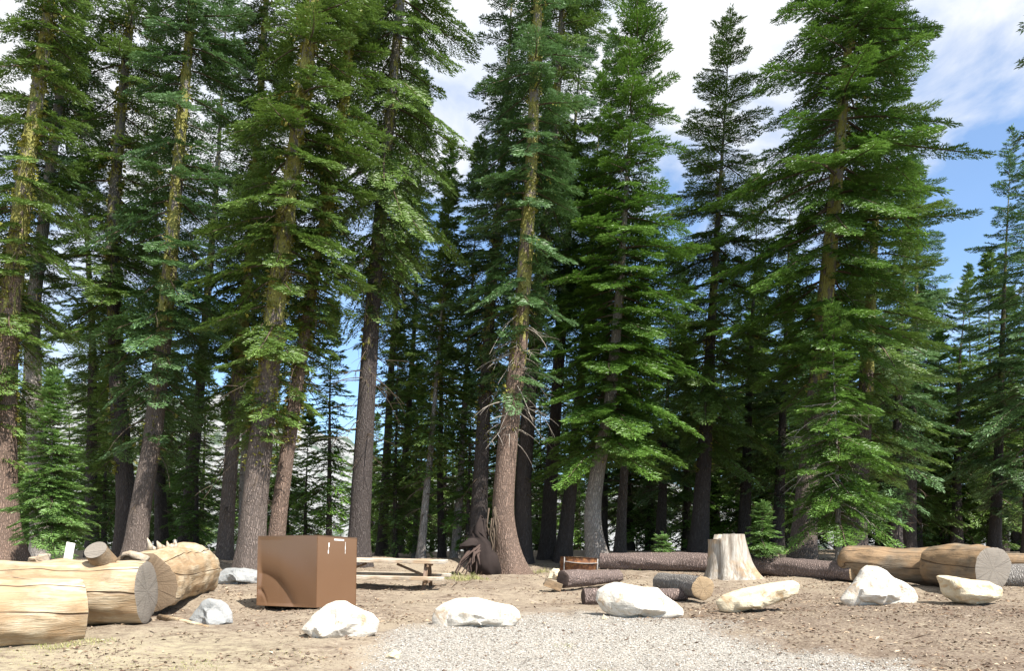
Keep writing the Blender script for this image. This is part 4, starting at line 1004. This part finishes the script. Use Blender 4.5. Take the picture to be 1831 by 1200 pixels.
# upright bleached board end seen above the near bench
def loose_board(px, py, px2, py2, Y, w, th, m_, name, label, cat='board'):
    a_ = P(px, py, Y); b_ = P(px2, py2, Y); root = beam(name, a_, b_, w, th, m_, None); tag(root, label, cat); return root
ob = loose_board(119, 1013, 127, 971, 14.5, .03, .155, 'plank', 'white_board', 'short pale board standing tilted behind the peeled logs')
ob.data.materials[0] = plain('white painted board', (.78, .76, .72), var=.08)
loose_board(974, 1041, 1004, 1052, 17.0, .17, .17, 'weathered', 'square_timber', 'short square timber beside the shade-darkened log end', 'timber')
a_ = G(285, 1110); b_ = G(372, 1124)
V, Fc = tube_path([a_+Vector((0, 0, .05)), a_.lerp(b_, .4)+Vector((0, 0, .045)), b_+Vector((0, 0, .02))], [.05, .045, .02], 8, seed=4, rough=.012)
o = mesh_np('bark_strip', V, Fc, M['peeled']); tag(o, 'pale stick of peeled wood lying below the second log end', 'stick')
def chunk(px, py, Y, w, h, label, seed, m_='stumpwood'):
    o = boulder([(px-w, py), (px-w*.8, py-h*.6), (px-w*.2, py-h*.7), (px+w*.3, py-h), (px+w, py-h*.9), (px+w*.9, py)], Y, .3, 'white', label, seed, name='wood_chunk', planes=8, cut=.7, group=None)
    o.data.materials[0] = M[m_]; o['category'] = 'wood chunk'; return o
chunk(68, 1006, 13.5, 19, 16, 'broken pale wood chunk on top of the first two logs', 61)
# uprooted snag left of the big fir; shade is painted into its root colours
def snag():
    Y = 22.2; c = P(850, 1020, Y); root = empty('uprooted_snag', (c.x, Y, gz(c.x, Y))); tag(root, 'uprooted root mass darkened as if shaded, with splayed roots left of the big fir', 'root mass')
    Z = lambda px, py, dy=0: P(px, py, Y+dy)
    V, Fc = tube_path([Z(872, 1025, .2), Z(862, 1000), Z(856, 975), Z(858, 955), Z(862, 930, .3)], [.42, .40, .33, .24, .12], 18, seed=7, rough=.16)
    world_part('root_ball', V, Fc, M['root_shade'], root, smooth=True)
    rg = random.Random(5)
    V, Fc = tube_path([Z(858, 972), Z(840, 972, -.3), Z(822, 978, -.5)], [.16, .11, .05], 12, seed=9, rough=.09); world_part('snout_root', V, Fc, M['root_shade'], root, smooth=True)
    for i in range(11):
        x0 = rg.uniform(838, 866); y0 = rg.uniform(975, 1000); x1 = x0-rg.uniform(-6, 34); y1 = rg.uniform(1005, 1034)
        p = [Z(x0, y0, -.2), Z((x0+x1)/2+rg.uniform(-3, 3), (y0+y1)/2-4, -.5), Z(x1, y1, -.7)]
        V, Fc = tube_path(p, [rg.uniform(.03, .07), rg.uniform(.02, .05), .015], 6, seed=i, rough=.03); world_part('root', V, Fc, M['root_shade2'], root, smooth=True)
    for i in range(10):
        x0 = rg.uniform(872, 886); y0 = rg.uniform(905, 960)
        p = [Z(x0, y0, -.1), Z(x0+rg.uniform(-6, 8), y0+30, -.2), Z(x0+rg.uniform(-4, 8), y0+70, -.1)]
        V, Fc = tube_path(p, [.022, .018, .008], 5, seed=i); world_part('root', V, Fc, M['twig'], root, smooth=True)
M['root_shade2'] = plain('splayed roots darkened as shade', (.075, .052, .044))
M['root_shade'] = plain('root ball darkened as shade', (.03, .022, .02))  # near-black colour stands in for the shade on the root mass
snag()

# ------------------------------------------------------------------ fire ring
def ring():
    c = P(1036, 1030, 18.9); z = gz(c.x, 18.9); root = empty('fire_ring', (c.x, 19.3, z+.03), (R(-2.5), R(3), 0)); tag(root, 'rusty steel fire ring with an opening grate rim', 'fire ring')
    m, t, b = mat('rusted steel'); g = coord(t); n = noi(t, g, 9, 6, .7); n2 = noi(t, maps(t, g, (5, 5, 2)), 3, 4)
    c_ = ramp(t, n, [(.35, (.04, .018, .012)), (.5, (.13, .055, .025)), (.65, (.26, .12, .045))]).outputs[0]; c_ = mixc(t, ramp(t, n2, [(.6, (0, 0, 0)), (.7, (1, 1, 1))]).outputs[0], c_, (.08, .04, .03))
    t.links.new(c_, b.inputs['Base Color']); bump(t, b, n, .5, .01); b.inputs['Roughness'].default_value = .8
    H_ = .54; Rr = .455
    pr = [(Rr, 0), (Rr, H_*.72), (Rr+.018, H_*.74), (Rr+.018, H_*.80), (Rr, H_*.82), (Rr, H_), (Rr+.02, H_+.01), (Rr-.02, H_+.01), (Rr-.012, H_-.02), (Rr-.012, 0)]
    n_ = 64; V = [(r*math.cos(q), r*math.sin(q), z) for r, z in pr for q in np.linspace(0, 2*math.pi, n_, endpoint=False)]
    mesh_np('ring_wall', np.array(V), grid_faces(len(pr), n_), m, root, smooth=False)
    # square slots row as dark grate bars folded back over the rim
    gm_ = plain('grey grate steel', (.30, .28, .26), rough=.5)
    V = []; 
    paths = []; rad = []
    for k in range(9):
        x = -.36+k*.09; h = math.sqrt(max(0, .40**2-x*x)); ss = np.linspace(-1, 1, 6)
        paths.append(np.array([(x, h*q, H_+.022) for q in ss])); rad.append(np.full(6, .006))
    V, Fc = tubes(np.array(paths), np.array(rad), 5); mesh_np('grate', V, Fc, gm_, root, smooth=True)
    V = []
    for x, q in ((-.35, 0),):
        pass
    for ang in (-2.5, -.35):
        a0 = Vector((Rr*math.cos(ang)*1.03, Rr*math.sin(ang)*1.03, H_*.3)); p = [a0, a0+Vector((0, 0, .18)), a0+Vector((0, 0, H_*.7))]
        V, Fc = tube_path(p, [.016, .016, .016], 6); mesh_np('grate_post', V, Fc, gm_, root, smooth=True)
    V, Fc = tubes(np.array([[(Rr*1.06*math.cos(q), Rr*1.06*math.sin(q), H_*.80-.03*math.sin((q+2.4)*3.14/1.8)) for q in np.linspace(-2.4, -.5, 16)]]), np.full((1, 16), .010), 5)
    mesh_np('grate_handle', V, Fc, gm_, root, smooth=True)
ring()

# ------------------------------------------------------------------ loose stuff on the ground
def scatter(n, xr, yr, fn, seed):
    rs = np.random.RandomState(seed); u = rs.random((n, 2)); Y = yr[0]+(yr[1]-yr[0])*u[:, 1]
    X = (u[:, 0]*2-1)*Y*.70
    k = fn(X, Y, rs); return X[k], Y[k], rs
def stones(name, n, yr, maskfn, smin, smax, m_, label, seed, flat=.6):
    X, Y, rs = scatter(n, None, yr, maskfn, seed); n = len(X); Z = ground_z(X, Y)
    base = np.array([(1, 0, 0), (.2, .9, 0), (-.9, .3, 0), (-.3, -.95, 0), (.6, -.6, 0), (.1, .1, .9), (0, 0, -.8)], float)
    fc = np.array([(0, 1, 5), (1, 2, 5), (2, 3, 5), (3, 4, 5), (4, 0, 5), (1, 0, 6), (2, 1, 6), (3, 2, 6), (4, 3, 6), (0, 4, 6)])
    s = smin+(smax-smin)*rs.random(n)**2.2; a = rs.random(n)*6.28
    B = base[None]*(1+(rs.random((n, 7, 1))-.5)*.5)*s[:, None, None]
    B[:, :, 2] *= flat
    B[:, :, 0] *= (.8+.7*rs.random(n))[:, None]
    c, s_ = np.cos(a)[:, None], np.sin(a)[:, None]
    x = B[:, :, 0]*c-B[:, :, 1]*s_+X[:, None]; y = B[:, :, 0]*s_+B[:, :, 1]*c+Y[:, None]; z = B[:, :, 2]+Z[:, None]+s[:, None]*.2
    V = np.stack([x, y, z], -1).reshape(-1, 3); Fc = (fc[None]+(np.arange(n)*7)[:, None, None]).reshape(-1, 3)
    o = mesh_np(name, V, Fc, m_, tone=np.repeat(rs.random(n), 10)); tag(o, label, name.replace('_', ' '), kind='stuff')
def tonemat(name, stops):
    m, t, b = mat(name); a = nd(t, 'ShaderNodeAttribute'); a.attribute_name = 'tone'; r = ramp(t, a.outputs['Fac'], stops); t.links.new(r.outputs[0], b.inputs['Base Color']); b.inputs['Roughness'].default_value = .9; return m
gmat = tonemat('gravel stones', [(0, (.14, .12, .10)), (.35, (.29, .27, .24)), (.8, (.42, .40, .365)), (1, (.60, .58, .545))])
stones('gravel', 115000, (8.5, 13.6), lambda X, Y, rs: rs.random(len(X)) < gravel_mask(X, Y)**1.0, .005, .017, gmat, 'crushed grey white gravel of the parking pad', 1)
stones('gravel_spill', 14000, (8.5, 17), lambda X, Y, rs: rs.random(len(X)) < .05+.5*(gravel_mask(X*.93, Y-.25) > .1), .006, .018, tonemat('mixed pebbles', [(0, (.15, .10, .075)), (.5, (.32, .26, .20)), (1, (.52, .46, .40))]), 'scattered pebbles on the dirt round the gravel', 2)
cmat = tonemat('wood chips', [(0, (.06, .035, .025)), (.4, (.14, .085, .055)), (.7, (.28, .20, .13)), (1, (.50, .40, .29))])
def chips(name, n, yr, maskfn, lmin, lmax, wr, m_, label, seed, lift=.3):
    X, Y, rs = scatter(n, None, yr, maskfn, seed); n = len(X); Z = ground_z(X, Y)+.006
    ax = norm(np.stack([rs.randn(n), rs.randn(n), (rs.random(n)-.2)*lift], 1)); nn = norm(np.stack([rs.randn(n)*.5, rs.randn(n)*.5, np.ones(n)], 1)); nn = norm(nn-ax*np.sum(nn*ax, 1, keepdims=True))
    l_ = lmin+(lmax-lmin)*rs.random(n)**2
    V, Fc, T_ = blades(np.stack([X, Y, Z], 1), ax, nn, l_, l_*wr*(.6+.8*rs.random(n)), rs.random(n), fold=.25)
    o = mesh_np(name, V, Fc, m_, tone=T_); tag(o, label, name.replace('_', ' '), kind='stuff')
clump = lambda X, Y, rs: rs.random(len(X)) < np.clip((vnoise2(X*1.1, Y*1.8, 77)-.30)*1.5+.35*(X > 1.5), 0.04, 1)*(1-.85*gravel_mask(X, Y))
chips('bark_litter', 52000, (8.6, 26), clump, .012, .085, .5, cmat, 'bark chips and cone scales strewn over the dirt', 5)
chips('needle_litter', 50000, (8.6, 26), clump, .03, .13, .08, cmat, 'fallen needles and thin twigs on the dirt', 6, lift=.5)
chips('fallen_twigs', 1500, (9, 26), lambda X, Y, rs: rs.random(len(X)) < np.clip((vnoise2(X*.7, Y*.9, 91)-.4)*2, .05, 1)*(1-.95*gravel_mask(X, Y)), .12, .42, .06, tonemat('grey twigs', [(0, (.10, .065, .045)), (.6, (.25, .20, .155)), (1, (.44, .39, .33))]), 'fallen grey twigs and small sticks on the dirt', 9, lift=.25)
stones('dirt_clods', 11000, (8.6, 24), clump, .008, .035, tonemat('clods', [(0, (.11, .075, .055)), (1, (.29, .22, .165))]), 'small clods of dry dirt', 8)
gmt = tonemat('grass', [(0, (.12, .14, .04)), (.5, (.26, .27, .09)), (1, (.48, .44, .22))])
def grass(name, spots, label, seed):
    rs = np.random.RandomState(seed); Vx = []
    for (px, py, n_, rad_, h) in spots:
        c = G(px, py); a = rs.random(n_)*6.28; r = rad_*np.sqrt(rs.random(n_)); X = c.x+r*np.cos(a)*1.5; Y = c.y+r*np.sin(a)
        ax = norm(np.stack([rs.randn(n_)*.55, rs.randn(n_)*.55, np.ones(n_)], 1)); Vx.append((np.stack([X, Y, ground_z(X, Y)], 1), ax, h*(.5+.8*rs.random(n_))))
    b_ = np.concatenate([v[0] for v in Vx]); ax = np.concatenate([v[1] for v in Vx]); l_ = np.concatenate([v[2] for v in Vx]); n_ = len(l_)
    nn = norm(rs.randn(n_, 3)); nn = norm(nn-ax*np.sum(nn*ax, 1, keepdims=True))
    V, Fc, T_ = blades(b_, ax, nn, l_, np.full(n_, .008), rs.random(n_), .2); o = mesh_np(name, V, Fc, gmt, tone=T_); tag(o, label, 'grass', kind='stuff')
rs = random.Random(8)
grass('grass', [(rs.uniform(0, 560), rs.uniform(1160, 1198), 26, .28, .02) for _ in range(22)]+[(100, 1158, 160, .2, .05), (165, 1150, 160, .22, .05), (1085, 1198, 60, .12, .03), (1010, 1160, 60, .12, .025), (355, 1195, 120, .25, .03)], 'short sparse grass on the dirt in the left foreground', 3)
grass('weeds', [(822, 1036, 260, .35, .20), (845, 1038, 200, .3, .13), (800, 1038, 120, .3, .12), (955, 1028, 120, .25, .16), (975, 1026, 80, .2, .14), (1140, 1018, 120, .35, .1)], 'dry pale weeds round the foot of the big fir', 4)
